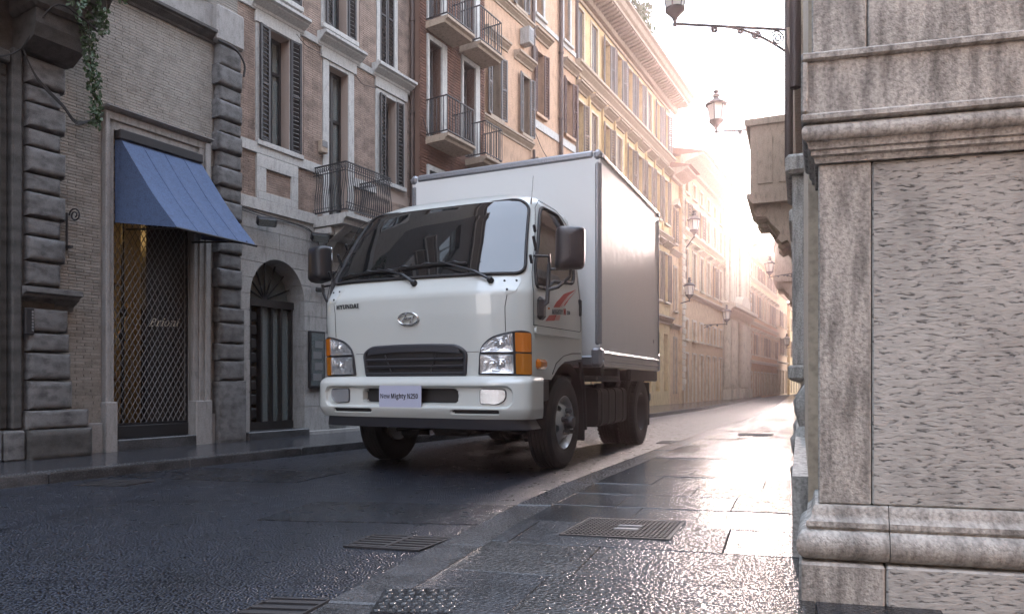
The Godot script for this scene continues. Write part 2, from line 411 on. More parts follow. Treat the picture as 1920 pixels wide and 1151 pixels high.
func drain(called: String, label: String, q: Array, bars: int, y: float, cross := true) -> void:   # q: corners Vector2(x, depth) near-left, near-right, far-right, far-left
	var c: Vector2 = (q[0] + q[1] + q[2] + q[3]) * .25
	var o := thing(called, label, "drain", g(c.x, c.y, 0), 0)
	var P := func(u: float, v: float, h: float) -> Vector3:
		var a: Vector2 = q[0].lerp(q[1], u); var b: Vector2 = q[3].lerp(q[2], u); var r := a.lerp(b, v)
		return g(r.x - c.x, r.y - c.y, h)
	var slab := func(mb: MB, u0: float, u1: float, v0: float, v1: float, h0: float, h1: float) -> void:
		var k := [P.call(u0, v0, h1), P.call(u1, v0, h1), P.call(u1, v1, h1), P.call(u0, v1, h1)]
		mb.quad(k[0], k[1], k[2], k[3])
		for i in 4:
			var j := (i + 1) % 4; var dn := Vector3(0, h0 - h1, 0)
			mb.quad(k[i] + dn, k[j] + dn, k[j], k[i])
	var pit := MB.new(); slab.call(pit, 0.0, 1.0, 0.0, 1.0, y - .02, y + .002)
	part(o, "pit", pit, M.black)
	var fr := MB.new()
	slab.call(fr, 0.0, 1.0, 0.0, .06, y - .02, y + .009); slab.call(fr, 0.0, 1.0, .94, 1.0, y - .02, y + .009)
	slab.call(fr, 0.0, .03, .06, .94, y - .02, y + .009); slab.call(fr, .97, 1.0, .06, .94, y - .02, y + .009)
	if cross: slab.call(fr, .47, .53, .06, .94, y - .02, y + .010)
	part(o, "frame", fr, M.iron)
	for i in bars:
		var b := MB.new(); var v := .06 + .88 * (i + .25) / bars
		slab.call(b, .03, .97, v, v + .88 * .5 / bars, y, y + .008)
		part(o, "bar", b, M.iron)

func make_street_iron() -> void:
	drain("storm_drain", "iron storm drain grate in the asphalt beside the near kerb, in front of the truck", [Vector2(-.745, 3.03), Vector2(-.40, 2.95), Vector2(-.275, 3.19), Vector2(-.66, 3.27)], 5, .0)
	drain("storm_drain", "dark iron drain grate in the asphalt below the left kerb", [Vector2(-3.1, 4.86), Vector2(-2.72, 4.84), Vector2(-2.64, 5.08), Vector2(-3.02, 5.13)], 5, .0)
	drain("storm_drain", "small iron drain in the asphalt behind the truck's rear wheel", [Vector2(1.74, 8.3), Vector2(2.05, 8.25), Vector2(2.2, 8.6), Vector2(1.88, 8.65)], 4, .0)
	drain("storm_drain", "narrow slotted iron grate in the far wet pavement", [Vector2(3.05, 9.3), Vector2(3.5, 9.2), Vector2(3.62, 9.5), Vector2(3.16, 9.6)], 3, .026, false)
	drain("storm_drain", "iron drain cut off by the bottom edge, at the near kerb", [Vector2(-.87, 2.12), Vector2(-.66, 2.10), Vector2(-.6, 2.28), Vector2(-.80, 2.30)], 3, .0, false)
	# studded inspection cover in the pavement
	var o := thing("inspection_cover", "rectangular studded iron inspection cover set in the wet pavement slabs", "manhole cover", g(.5, 3.2))
	var A := Vector2(.215, 3.16); var B := Vector2(.70, 3.05); var C := Vector2(.875, 3.46); var D := Vector2(.40, 3.55)
	var at := func(u: float, v: float, h: float) -> Vector3:
		var r := A.lerp(B, u).lerp(D.lerp(C, u), v); return g(r.x - .5, r.y - 3.2, h)
	var pl := func(mb: MB, u0: float, u1: float, v0: float, v1: float, h0: float, h1: float) -> void:
		var k := [at.call(u0, v0, h1), at.call(u1, v0, h1), at.call(u1, v1, h1), at.call(u0, v1, h1)]
		mb.quad(k[0], k[1], k[2], k[3])
		for i in 4:
			mb.quad(k[i] + Vector3(0, h0 - h1, 0), k[(i + 1) % 4] + Vector3(0, h0 - h1, 0), k[(i + 1) % 4], k[i])
	var b := MB.new(); pl.call(b, 0.0, 1.0, 0.0, 1.0, .01, .0285); part(o, "plate", b, M.iron)
	b = MB.new()
	pl.call(b, 0.0, 1.0, 0.0, .035, .0285, .032); pl.call(b, 0.0, 1.0, .965, 1.0, .0285, .032); pl.call(b, 0.0, .02, .035, .965, .0285, .032); pl.call(b, .98, 1.0, .035, .965, .0285, .032)
	part(o, "frame", b, M.iron)
	b = MB.new()
	for i in 22:
		for j in 12:
			var u := .035 + .93 * (i + .5) / 22; var w := .05 + .9 * (j + .5) / 12
			if u > .42 and u < .62 and w > .38 and w < .66: continue
			pl.call(b, u - .013, u + .013, w - .022, w + .022, .0285, .0345)
	stuff(part(o, "stud", b, M.iron))
	b = MB.new(); pl.call(b, .40, .64, .40, .46, .0285, .033); pl.call(b, .40, .64, .58, .64, .0285, .033); part(o, "handle_bar", b, M.alu)
	# tactile plate at the bottom edge
	o = thing("tactile_plate", "studded tactile paving plate at the kerb along the bottom edge", "tactile paving", g(-.3, 2.2))
	b = MB.new(); b.box(-.13, .12, .012, .0295, -.12, .12)
	b.x = Transform3D(); part(o, "plate", b, M.wet3)
	b = MB.new()
	for i in 7:
		for j in 7:
			b.x = Transform3D(Basis(), Vector3(-.115 + i * .036 + (j % 2) * .012, .0295, -.105 + j * .034))
			b.lathe([Vector2(.011, 0), Vector2(.0095, .002), Vector2(.006, .003), Vector2(0, .0033)], 10)
	stuff(part(o, "stud", b, M.wet2, 50))

# ---- facades: s runs along the facade away from the camera, h is height, z points into the street
var fs := 0.0    # s of the current building's origin
func facade(called: String, label: String, plane: String, s0: float, cat := "building", group := "") -> Node3D:
	fs = s0
	if plane == "A": return thing(called, label, cat, g(-5.411 + .5145 * s0, 4.0 + .8575 * s0), deg_to_rad(59.04), group)
	return thing(called, label, cat, g(.662 + .4806 * s0, 14.0 + .8770 * s0), deg_to_rad(61.28), group)
func fb(mb: MB, s0: float, s1: float, h0: float, h1: float, z0: float, z1: float, k := 0.0) -> void:
	if k > 0: mb.bev(s0 - fs, s1 - fs, h0, h1, z0, z1, k)
	else: mb.box(s0 - fs, s1 - fs, h0, h1, z0, z1)
func bx(o: Node, called: String, m: Material, s0: float, s1: float, h0: float, h1: float, z0: float, z1: float, k := 0.004) -> MeshInstance3D:
	var mb := MB.new(); fb(mb, s0, s1, h0, h1, z0, z1, k); return part(o, called, mb, m)
func spans(s0: float, s1: float, h0: float, h1: float, holes: Array) -> Array:   # stretches of a course that miss the openings
	var out := [[s0, s1]]
	for q in holes:
		if q[2] >= h1 - .001 or q[3] <= h0 + .001: continue
		var nx := []
		for p in out:
			if q[1] <= p[0] or q[0] >= p[1]: nx.append(p); continue
			if q[0] > p[0] + .002: nx.append([p[0], q[0]])
			if q[1] < p[1] - .002: nx.append([q[1], p[1]])
		out = nx
	return out
func wall(o: Node, m: Material, s0: float, s1: float, h0: float, h1: float, z: float, holes: Array, depth := .35, called := "wall") -> MeshInstance3D:
	var ys := [h0, h1]
	for q in holes:
		for y in [q[2], q[3]]:
			if y > h0 and y < h1 and not ys.has(y): ys.append(y)
	ys.sort()
	var mb := MB.new()
	for i in ys.size() - 1:
		for p in spans(s0, s1, ys[i], ys[i + 1], holes): fb(mb, p[0], p[1], ys[i], ys[i + 1], z - depth, z)
	return part(o, called, mb, m)
func courses(o: Node, m: Material, s0: float, s1: float, h0: float, h1: float, z: float, proud: float, pitch: float, gap: float, blen: float, holes: Array, called := "brickwork") -> void:
	var mb := MB.new(); var y := h0; var r := 0
	while y < h1 - pitch * .5:
		var top := minf(y + pitch - gap, h1)
		for p in spans(s0, s1, y, top, holes):
			if blen <= 0: fb(mb, p[0], p[1], y, top, z - .02, z + proud)
			else:
				var x: float = p[0] - (blen * .5 if r % 2 else 0.0)
				while x < p[1]:
					var a := maxf(x, p[0]); var b := minf(x + blen - .004, p[1])
					if b - a > .01: fb(mb, a, b, y + rnd(-.0006, .0006), top, z - .02, z + proud + rnd(-.0012, .0012))
					x += blen
		y += pitch; r += 1
	stuff(part(o, called, mb, m))
var leafcache := {}
var slatmesh: ArrayMesh
func leaf(o: Node, w: float, h: float, m: Material, xf: Transform3D, pitch := .045, single := true) -> void:   # one louvred shutter leaf: x 0..w, y 0..h, z 0..0.03
	var key := "%.3f %.3f %.3f %s" % [w, h, pitch, single]
	var fw := minf(.035, w * .2); var n := int((h - 2 * fw - .05) / pitch)
	if not leafcache.has(key):
		var mb := MB.new()
		mb.bev(0, fw, 0, h, 0, .03, .003); mb.bev(w - fw, w, 0, h, 0, .03, .003)
		for y in [0.0, h - fw, h * .5 - fw * .5]: mb.bev(fw, w - fw, y, y + fw, .002, .028, .003)
		if not single:
			for i in n:
				var y := fw + (h - 2 * fw) * (i + .5) / n
				if absf(y - h * .5) < fw * .7: continue
				mb.x = Transform3D(Basis(Vector3(1, 0, 0), deg_to_rad(38)), Vector3(0, y, .015)); mb.box(fw - .002, w - fw + .002, -pitch * .42, pitch * .42, -.004, .004); mb.x = Transform3D()
		leafcache[key] = mb.mesh()
	var s := put(o, "shutter", leafcache[key], m, xf)
	if single:
		if not slatmesh:
			var mb := MB.new(); mb.bev(0, 1, -.5, .5, -.5, .5, .08); slatmesh = mb.mesh()
		for i in n:
			var y := fw + (h - 2 * fw) * (i + .5) / n
			if absf(y - h * .5) < fw * .7: continue
			var b := Basis(Vector3(1, 0, 0), deg_to_rad(38 + rnd(-3, 3))).scaled_local(Vector3(w - 2 * fw + .004, pitch * .8, .008))
			put(s, "slat", slatmesh, m, Transform3D(b, Vector3(fw - .002, y, .015)))
func window(o: Node, s0: float, s1: float, h0: float, h1: float, z: float, m: Material, shut := "", sm: Material = null, ang := 10.0, single := false, pitch := .045) -> void:
	var mb := MB.new(); var w := s1 - s0; var t := minf(.035, w * .1)
	fb(mb, s0, s0 + t, h0, h1, z - .05, z); fb(mb, s1 - t, s1, h0, h1, z - .05, z); fb(mb, s0 + t, s1 - t, h0, h0 + t, z - .05, z); fb(mb, s0 + t, s1 - t, h1 - t, h1, z - .05, z)
	fb(mb, (s0 + s1) / 2 - t * .6, (s0 + s1) / 2 + t * .6, h0 + t, h1 - t, z - .048, z + .004)
	fb(mb, s0 + t, s1 - t, lerpf(h0, h1, .68), lerpf(h0, h1, .68) + t, z - .046, z + .002)
	var f := part(o, "window", mb, m)
	mb = MB.new(); fb(mb, s0 + t * .5, s1 - t * .5, h0 + t * .5, h1 - t * .5, z - .036, z - .03); part(f, "pane", mb, M.pane)
	var zo := z + .16
	if shut == "open":
		leaf(o, w / 2, h1 - h0, sm, Transform3D(Basis(Vector3.UP, deg_to_rad(180 + ang)), Vector3(s0 - fs, h0, zo + .03)), pitch, single)
		leaf(o, w / 2, h1 - h0, sm, Transform3D(Basis(Vector3.UP, deg_to_rad(-ang)), Vector3(s1 - fs, h0, zo)), pitch, single)
	elif shut == "right":
		leaf(o, w / 2, h1 - h0, sm, Transform3D(Basis(Vector3.UP, deg_to_rad(-ang)), Vector3(s1 - fs, h0, zo)), pitch, single)
	elif shut == "closed":
		leaf(o, w / 2 - .003, h1 - h0, sm, Transform3D(Basis(), Vector3(s0 - fs, h0, z + .1)), pitch, single)
		leaf(o, w / 2 - .003, h1 - h0, sm, Transform3D(Basis(), Vector3((s0 + s1) / 2 + .003 - fs, h0, z + .1)), pitch, single)
func surround(o: Node, m: Material, s0: float, s1: float, h0: float, h1: float, w: float, z0: float, z1: float, sill := true) -> void:
	bx(o, "surround", m, s0 - w, s0, h0, h1 + w, z0, z1); bx(o, "surround", m, s1, s1 + w, h0, h1 + w, z0, z1); bx(o, "surround", m, s0, s1, h1, h1 + w, z0, z1 - .002)
	if sill: bx(o, "sill", m, s0 - w - .02, s1 + w + .02, h0 - .06, h0, z0, z1 + .05)
func mould(o: Node, called: String, m: Material, s0: float, s1: float, h0: float, h1: float, z: float, out: float) -> void:   # a small cornice, wider at the top
	var mb := MB.new(); var k := h1 - h0
	mb.ext([Vector2(z, h0), Vector2(z + out * .2, h0), Vector2(z + out * .25, h0 + k * .2), Vector2(z + out * .5, h0 + k * .36), Vector2(z + out * .72, h0 + k * .5), Vector2(z + out * .76, h0 + k * .6), Vector2(z + out, h0 + k * .68), Vector2(z + out, h0 + k * .9), Vector2(z + out * .9, h0 + k * .93), Vector2(z, h1)], s0 - fs, s1 - fs)
	part(o, called, mb, m)
func rock(o: Node, called: String, m: Material, s0: float, s1: float, h0: float, h1: float, z0: float, z1: float, r := .035, amp := .006) -> void:   # a rough-dressed, rounded block
	var n := FastNoiseLite.new(); n.seed = int(h0 * 977 + s0 * 131); n.frequency = 6.0
	var nu := 9; var nv := 7; var rows := []
	var mb := MB.new()
	for i in nv + 1:
		var row := []
		for j in nu + 1:
			var u := float(j) / nu; var v := float(i) / nv
			var a := lerpf(s0, s1, .5 - .5 * cos(PI * lerpf(.08, .92, u)) / cos(PI * .08)); var b := lerpf(h0, h1, .5 - .5 * cos(PI * lerpf(.08, .92, v)) / cos(PI * .08))
			var e := minf(minf(a - s0, s1 - a), minf(b - h0, h1 - b)); var q := clampf(1 - e / r, 0, 1)
			row.append(Vector3(a - fs, b, z1 - r * (1 - sqrt(maxf(0, 1 - q * q))) + amp * n.get_noise_2d(a * 2, b * 2) * (1 - q) + amp * .5 * n.get_noise_2d(a * 9, b * 9)))
		rows.append(row)
	mb.grid(rows)
	var rim := []
	for j in nu + 1: rim.append(rows[0][j])
	for i in range(1, nv + 1): rim.append(rows[i][nu])
	for j in range(nu - 1, -1, -1): rim.append(rows[nv][j])
	for i in range(nv - 1, 0, -1): rim.append(rows[i][0])
	for i in rim.size():
		var a: Vector3 = rim[i]; var b: Vector3 = rim[(i + 1) % rim.size()]
		mb.quad(Vector3(a.x, a.y, z0), Vector3(b.x, b.y, z0), b, a)
	part(o, called, mb, m, 60)
func balcony(o: Node, m: Material, s0: float, s1: float, h: float, z0: float, z1: float, rail: float, n: int, fancy: bool, slab := .1) -> void:
	var mb := MB.new()
	mb.ext([Vector2(z0, h - slab), Vector2(z1 - .06, h - slab), Vector2(z1 - .05, h - slab * .6), Vector2(z1 - .015, h - slab * .45), Vector2(z1, h - slab * .4), Vector2(z1, h), Vector2(z0, h)], s0 - fs, s1 - fs)
	var sl := part(o, "balcony", mb, m)
	mb = MB.new(); var a := s0 + .02 - fs; var b := s1 - .02 - fs; var f := z1 - .03
	for y in [h + .045, h + rail]:
		mb.box(a, b, y - .008, y + .008, f - .008, f + .008); mb.box(a - .008, a + .008, y - .008, y + .008, z0, f); mb.box(b - .008, b + .008, y - .008, y + .008, z0, f)
	if fancy:
		mb.box(a, b, h + rail * .84 - .005, h + rail * .84 + .005, f - .005, f + .005); mb.box(a - .005, a + .005, h + rail * .84 - .005, h + rail * .84 + .005, z0, f)
		mb.box(a, b, h + rail * .2, h + rail * .2 + .01, f - .005, f + .005)
	part(sl, "railing", mb, M.iron)
	var bm := MB.new()
	if fancy:
		var pts := []
		for i in 13:
			var t := i / 12.0
			pts.append(Vector3(.018 * sin(t * TAU), lerpf(.05, rail, t), .012 * sin(t * PI)))
		bm.tube(pts, .006, 5)
		for y in [rail * .92, rail * .12]:
			var c := []
			for i in 11: c.append(Vector3(.02 + .017 * cos(TAU * i / 10), y + .024 * sin(TAU * i / 10), 0))
			bm.tube(c, .004, 4)
	else: bm.box(-.005, .005, .045, rail, -.005, .005)
	var bar := bm.mesh(40 if fancy else 0)
	for i in n: put(sl, "baluster", bar, M.iron, Transform3D(Basis(), Vector3(lerpf(a, b, i / float(n - 1)), h, f)))
	var k := maxi(2, int(n * (z1 - z0) / (s1 - s0)))
	for i in range(1, k):
		for x in [a, b]: put(sl, "baluster", bar, M.iron, Transform3D(Basis(Vector3.UP, PI / 2), Vector3(x, h, lerpf(f, z0, i / float(k)))))
func pipe(o: Node, s: float, h0: float, h1: float, z: float, r := .04) -> void:
	var mb := MB.new(); mb.x = Transform3D(Basis(), Vector3(s - fs, h0, z))
	mb.lathe([Vector2(0, 0), Vector2(r, 0), Vector2(r, h1 - h0), Vector2(0, h1 - h0)], 12)
	var y := .5
	while y < h1 - h0:
		mb.lathe([Vector2(r, y), Vector2(r * 1.3, y + .005), Vector2(r * 1.3, y + .045), Vector2(r, y + .05)], 12); y += 1.4
	part(o, "drainpipe", mb, M.pipe, 40)
func lump(mb: MB, c: Vector3, r: Vector3, n: int, size: float) -> void:   # leaves spread through a clump
	for i in n:
		var p := Vector3(rnd(-1, 1), rnd(-1, 1), rnd(-1, 1))
		if p.length() > 1: p = p.normalized() * rnd(.6, 1)
		leaflet(mb, c + p * r, size * rnd(.6, 1.3))
func leaflet(mb: MB, p: Vector3, s: float) -> void:
	var b := Basis(Vector3(rnd(-1, 1), rnd(-1, 1), rnd(-1, 1)).normalized(), rnd(0, TAU)) * s
	var a := p + b * Vector3(0, -.5, 0); var l := p + b * Vector3(-.36, -.08, .1); var r := p + b * Vector3(.36, -.08, .1); var t := p + b * Vector3(0, .55, -.05); var m := p + b * Vector3(0, 0, -.08)
	mb.tri(a, m, l); mb.tri(a, r, m); mb.tri(l, m, t); mb.tri(m, r, t)
func cable(o: Node, pts: Array, r := .006) -> void:
	var mb := MB.new(); var q := []
	for i in pts.size() - 1:
		for k in 6:
			var t := k / 6.0
			var p0: Vector3 = pts[maxi(i - 1, 0)]; var p3: Vector3 = pts[mini(i + 2, pts.size() - 1)]
			var a: Vector3 = pts[i]
			q.append(a.cubic_interpolate(pts[i + 1], p0, p3, t) - Vector3(fs, 0, 0))
	q.append(pts[-1] - Vector3(fs, 0, 0))
	mb.tube(q, r, 6); part(o, "cable", mb, M.cable, 60)

func rooms(o: Node, s0: float, s1: float, h: float, z0: float, z1: float, floors: Array) -> void:   # plastered rooms behind the windows
	var mb := MB.new(); var a := s0 - fs; var b := s1 - fs
	mb.box(a, b, 0, h, z1 - .1, z1); mb.box(a, a + .02, 0, h, z1, z0); mb.box(b - .02, b, 0, h, z1, z0); mb.box(a + .02, b - .02, h - .1, h, z1, z0)
	for y in floors: mb.box(a + .02, b - .02, y - .1, y, z1, z0)
	part(o, "room", mb, M.plaster)

func building_portal() -> void:
	var o := facade("stone_building", "dark stone building with moulded portal and rusticated pilaster at the left edge", "A", 2.2)
	var holes := [[.7, 1.88, .08, 3.3]]
	wall(o, M.darkstone, -20.0, 2.57, 0, 11.5, -.01, holes + [[-2.5, -1.6, 1, 3], [-5.5, -4.6, 1, 3], [-6, -5.2, 5, 6.7], [-3.5, -2.7, 5, 6.7], [-1, -.2, 5, 6.7], [.9, 1.7, 5, 6.7], [-6, -5.2, 8, 9.5], [-3.5, -2.7, 8, 9.5], [-1, -.2, 8, 9.5], [.9, 1.7, 8, 9.5]], .4)
	rooms(o, -19.9, 2.5, 11.2, -.43, -2.4, [4.5, 7.5])
	for s in [-6.0, -3.5, -1.0, .9]:
		window(o, s, s + .8, 5, 6.7, -.15, M.wood); window(o, s, s + .8, 8, 9.5, -.15, M.wood)
		surround(o, M.stone, s, s + .8, 5, 6.7, .12, -.01, .05); mould(o, "window_cornice", M.stone, s - .2, s + 1.0, 6.9, 7.1, 0, .2)
	mould(o, "string_course", M.stone, -20.0, 2.1, 7.3, 7.55, 0, .2)
	mould(o, "cornice", M.stone, -20.0, 2.6, 10.9, 11.5, 0, .7)
	bx(o, "door", M.wood, .7, 1.88, .08, 3.3, -.3, -.22)
	for k in [[1.88, 1.97, .10], [1.97, 2.06, .14], [2.06, 2.13, .08], [2.13, 2.205, .16]]:
		bx(o, "portal_moulding", M.darkstone, k[0], k[1], .34, 3.42 + (k[1] - 1.9) * .4, -.01, k[2], .012)
	for k in [[3.3, 3.40, .10], [3.40, 3.5, .16]]: bx(o, "portal_moulding", M.darkstone, .4, 2.12, k[0], k[1], -.008, k[2], .012)
	bx(o, "plinth_stone", M.rustic, 1.86, 2.06, .07, .335, -.01, .17, .015); bx(o, "plinth_stone", M.rustic, 2.065, 2.225, .07, .33, -.01, .19, .02)
	bx(o, "pilaster", M.darkstone, 2.21, 2.50, .08, 3.6, -.01, .085, .01)
	var J := [3.523, 3.291, 3.134, 2.917, 2.756, 2.533, 2.372, 2.154, 1.993, 1.78, 1.565]
	for i in 10: rock(o, "stone_block", M.rustic, 2.245, 2.555 if i % 2 == 0 else 2.52, J[i + 1] + .006, J[i] - .006, .0, .165 if i % 2 == 0 else .15, .028, .009)
	mould(o, "string_course", M.rustic, 2.21, 2.665, 1.378, 1.563, 0, .22)
	J = [1.376, 1.165, .995, .753, .495]
	for i in 4: rock(o, "stone_block", M.rustic, 2.25, 2.57 + .012 * i, J[i + 1] + .006, J[i] - .006, .0, .17, .026, .009)
	rock(o, "plinth_stone", M.rustic, 2.23, 2.725, .332, .49, .0, .21, .02); rock(o, "plinth_stone", M.darkstone, 2.23, 2.747, .06, .328, .0, .235, .025)
	# console and balcony above the pilaster
	var mb := MB.new()
	mb.ext([Vector2(0, 3.56), Vector2(.18, 3.54), Vector2(.36, 3.62), Vector2(.40, 3.72), Vector2(.40, 3.84), Vector2(0, 3.84)], 0.0, .40); part(o, "console", mb, M.darkstone)
	bx(o, "console", M.darkstone, 2.16, 2.68, 3.84, 4.04, 0, .45, .03)
	mb = MB.new()
	mb.ext([Vector2(0, 4.04), Vector2(.47, 4.04), Vector2(.52, 4.10), Vector2(.60, 4.13), Vector2(.60, 4.22), Vector2(.56, 4.26), Vector2(0, 4.26)], -2.2, .55); part(o, "balcony", mb, M.darkstone)
	bx(o, "balcony", M.darkstone, .0, 2.72, 4.26, 4.85, .46, .56, .02)
	# ivy
	var iv := facade("ivy", "dark green ivy trailing down from the stone balcony at top left", "A", 2.75, "plant")
	mb = MB.new(); var st := MB.new()
	for k in 46:
		var s := rnd(2.15, 2.78); var len := rnd(.05, .28) if k > 3 else rnd(.3, .55)
		var top := Vector3(s - fs, rnd(4.2, 4.45), .6 + rnd(0, .04))
		var p := top
		for i in int(len / .012):
			p += Vector3(rnd(-.012, .012), -.012, rnd(-.008, .008))
			if i % 1 == 0: leaflet(mb, p + Vector3(rnd(-.025, .025), 0, rnd(-.01, .03)), .045)
		st.tube([top, (top + p) / 2 + Vector3(.01, 0, .01), p], .003, 4)
	for q in [[2.6, .42, 4.05, 2.97, 90], [2.66, .55, 4.0, 3.78, 16]]:
		var p := Vector3(q[0] - fs, q[2], q[1]); var pts := [p]
		for i in q[4]:
			p += Vector3(rnd(-.008, .008), (q[3] - q[2]) / q[4], rnd(-.006, .006))
			if i % 8 == 0: pts.append(p)
			for k in 5: leaflet(mb, p + Vector3(rnd(-.05, .05), rnd(-.02, .02), rnd(-.04, .04)), .045)
		st.tube(pts, .004, 4)
	for k in 18: lump(mb, Vector3(rnd(2.0, 2.75) - fs, rnd(4.25, 4.75), .58), Vector3(.1, .09, .06), 60, .045)
	part(iv, "foliage", mb, M.leaf); part(iv, "stem", st, M.stem)

func building_brick() -> void:
	var o := facade("brick_building", "pale brick building with the awninged shop door, between pilaster and corner quoin", "A", 2.57)
	var door := [3.036, 3.875, .06, 3.151]
	var up := [[3.5, 3.95, 4.95, 6.4], [3.5, 3.95, 7.4, 8.8]]
	var holes := [door] + up
	wall(o, M.mortar, 2.57, 4.45, 0, 11.0, -.008, holes, .3)
	# thin bricks: the nearest 300 one by one, the rest joined
	var rest := MB.new(); var single := 0; var y := .36; var r := 0
	var cell := MB.new(); cell.bev(0, 1, 0, 1, 0, 1, .06); var bm := cell.mesh()
	while y < 4.44:
		var x := 2.57 - (.07 if r % 2 else 0.0)
		var k := .0285
		while x < 4.12:
			var L := .14 * rnd(.93, 1.07)
			var a := maxf(x, 2.573); var b := minf(x + L - .004, 4.12)
			x += L
			for p in spans(a, b, y, y + k - .0045, [[2.93, 4.09, 0.0, 3.36]]):
				if p[1] - p[0] < .012: continue
				var zz := rnd(-.0015, .0015)
				if p[1] < 2.975 and y > .6 and single < 300:
					put(o, "brick", bm, M["brick%d" % (rng.randi() % 4)], Transform3D(Basis().scaled(Vector3(p[1] - p[0], k - .0045, .02)), Vector3(p[0] - fs, y, -.012 + zz))); single += 1
				else: fb(rest, p[0], p[1], y, y + k - .0045, -.012, .008 + zz)
		y += .0285; r += 1
	stuff(part(o, "brickwork", rest, M.brick1))
	courses(o, M.brick0, 2.57, 4.45, 4.86, 10.5, -.008, .008, .0285, .005, 0, up)
	bx(o, "frieze", M.stone, 2.57, 4.12, 4.57, 4.86, -.008, .035)
	mould(o, "string_course", M.darkstone, 2.57, 4.16, 4.44, 4.575, 0, .12)
	for q in up:
		window(o, q[0], q[1], q[2], q[3], -.14, M.wood); surround(o, M.white, q[0], q[1], q[2], q[3], .09, -.008, .03)
	mould(o, "cornice", M.stone, 2.57, 4.5, 10.5, 11.0, 0, .6)
	rooms(o, 2.6, 4.42, 10.9, -.35, -2.0, [4.4, 7.1])
	# stone door case
	for k in [[2.945, 2.985, .07], [2.985, 3.036, .045], [3.875, 3.93, .045], [3.93, 3.99, .06], [3.99, 4.05, .085]]: bx(o, "door_jamb", M.stone, k[0], k[1], .54, 3.31, -.05, k[2], .006)
	bx(o, "door_jamb", M.stone, 2.985, 3.99, 3.151, 3.24, -.05, .045, .006); bx(o, "door_jamb", M.stone, 2.95, 4.045, 3.24, 3.315, -.05, .065, .006)
	mould(o, "door_cornice", M.stone, 2.93, 4.065, 3.315, 3.365, 0, .12)
	for k in [[2.93, 3.042, .55, .1], [3.868, 4.06, .545, .1], [2.75, 2.93, .355, .05], [4.06, 4.125, .40, .06]]: bx(o, "plinth_stone", M.stone, k[0], k[1], .06, k[2], -.05, k[3], .008)
	bx(o, "step", M.kerb, 3.04, 3.87, .05, .185, -.3, .10, .008)
	bx(o, "threshold", M.black, 3.04, 3.87, .185, .31, -.12, -.04, .004)
	# shop behind the grille
	bx(o, "door_panel", M.wood, 3.46, 3.87, .31, 3.14, -.2, -.12)
	var pane := bx(o, "shop_window", M.darkmetal, 3.44, 3.46, .31, 3.14, -.2, -.1); bx(pane, "mullion", M.darkmetal, 3.23, 3.245, .31, 3.14, -.19, -.15)
	for k in [.75, 1.25, 1.75]: bx(o, "shelf", M.shelf, 3.0, 3.44, k, k + .03, -1.0, -.55)
	for k in [[3.29, 3.42, 1.38, 1.55], [3.29, 3.42, 1.12, 1.32]]: bx(o, "display_card", M.print, k[0], k[1], k[2], k[3], -.42, -.41, .001)
	for k in [[3.34, 3.40, 1.42, 1.50], [3.33, 3.39, 1.16, 1.25]]: bx(o, "handbag", M.wood, k[0], k[1], k[2], k[3], -.41, -.37, .01)
	var strip := bx(o, "light_strip", M.lightstrip, 3.02, 3.4, 1.68, 1.735, -1.02, -1.0, .002)
	strip.set_meta("label", "warm lit strip above the shop shelf")
	bx(o, "ceiling_light", M.lightstrip, 3.02, 3.4, 2.38, 2.4, -.7, -.62, .002)
	var lamp := OmniLight3D.new(); lamp.name = "shop_light"; lamp.light_color = Color(1, .8, .5); lamp.light_energy = .09; lamp.light_size = .08; lamp.shadow_enabled = true; lamp.omni_range = 4
	lamp.position = Vector3(3.22 - fs, 2.3, -.66); o.add_child(lamp)
	var tm := TextMesh.new(); var f := SystemFont.new(); f.font_names = PackedStringArray(["Droid Serif"]); f.font_italic = true
	tm.font = f; tm.text = "Brioni"; tm.font_size = 32; tm.pixel_size = .0034; tm.depth = .003
	put(o, "lettering", tm, M.gold, Transform3D(Basis(Vector3(1, .06, 0), Vector3(.42, 1, 0), Vector3(0, 0, 1)), Vector3(3.65 - fs, 1.36, -.115)))
	# lattice grille
	var gr := MB.new(); fb(gr, 3.036, 3.05, .31, 3.14, -.085, -.06); fb(gr, 3.861, 3.875, .31, 3.14, -.085, -.06); fb(gr, 3.05, 3.861, .31, .335, -.085, -.06)
	var grille := part(o, "lattice_grille", gr, M.darkmetal)
	var dx := .058; var slope := .105 / .058; var W := .81; var Hh := 2.8
	for dir in [1, -1]:
		var c := -Hh / slope
		while c < W + .001:
			var lo := maxf(0, -c * slope) if c < 0 else 0.0
			var p0 := Vector2(maxf(c, 0), lo); var p1 := Vector2(minf(W, c + Hh / slope), 0); p1.y = (p1.x - c) * slope
			c += dx * 1.0
			if p1.x - p0.x < .02: continue
			if dir < 0:
				p0.x = W - p0.x; p1.x = W - p1.x
			var m := MB.new(); var zz := -.068 if dir > 0 else -.076
			m.tube([Vector3(3.05 + p0.x - fs, .335 + p0.y, zz), Vector3(3.05 + p1.x - fs, .335 + p1.y, zz)], .0042, 5); part(grille, "bar", m, M.grey, 60)
	# quoin on the corner
	var J := [4.453, 4.217, 4.0, 3.835, 3.63, 3.483, 3.277, 3.101, 2.895, 2.736, 2.53, 2.366, 2.16, 1.99, 1.778, 1.566]
	bx(o, "quoin", M.darkstone, 4.15, 4.42, .1, 4.46, -.01, .04, .01)
	for i in 15:
		rock(o, "quoin_stone", M.rustic, 4.115 if i % 2 == 1 else 4.145, 4.435, J[i + 1] + .004, J[i] - .004, .0, .125 if i % 2 == 1 else .10, .028, .008)
	J = [1.564, 1.396, 1.167, .979, .757]
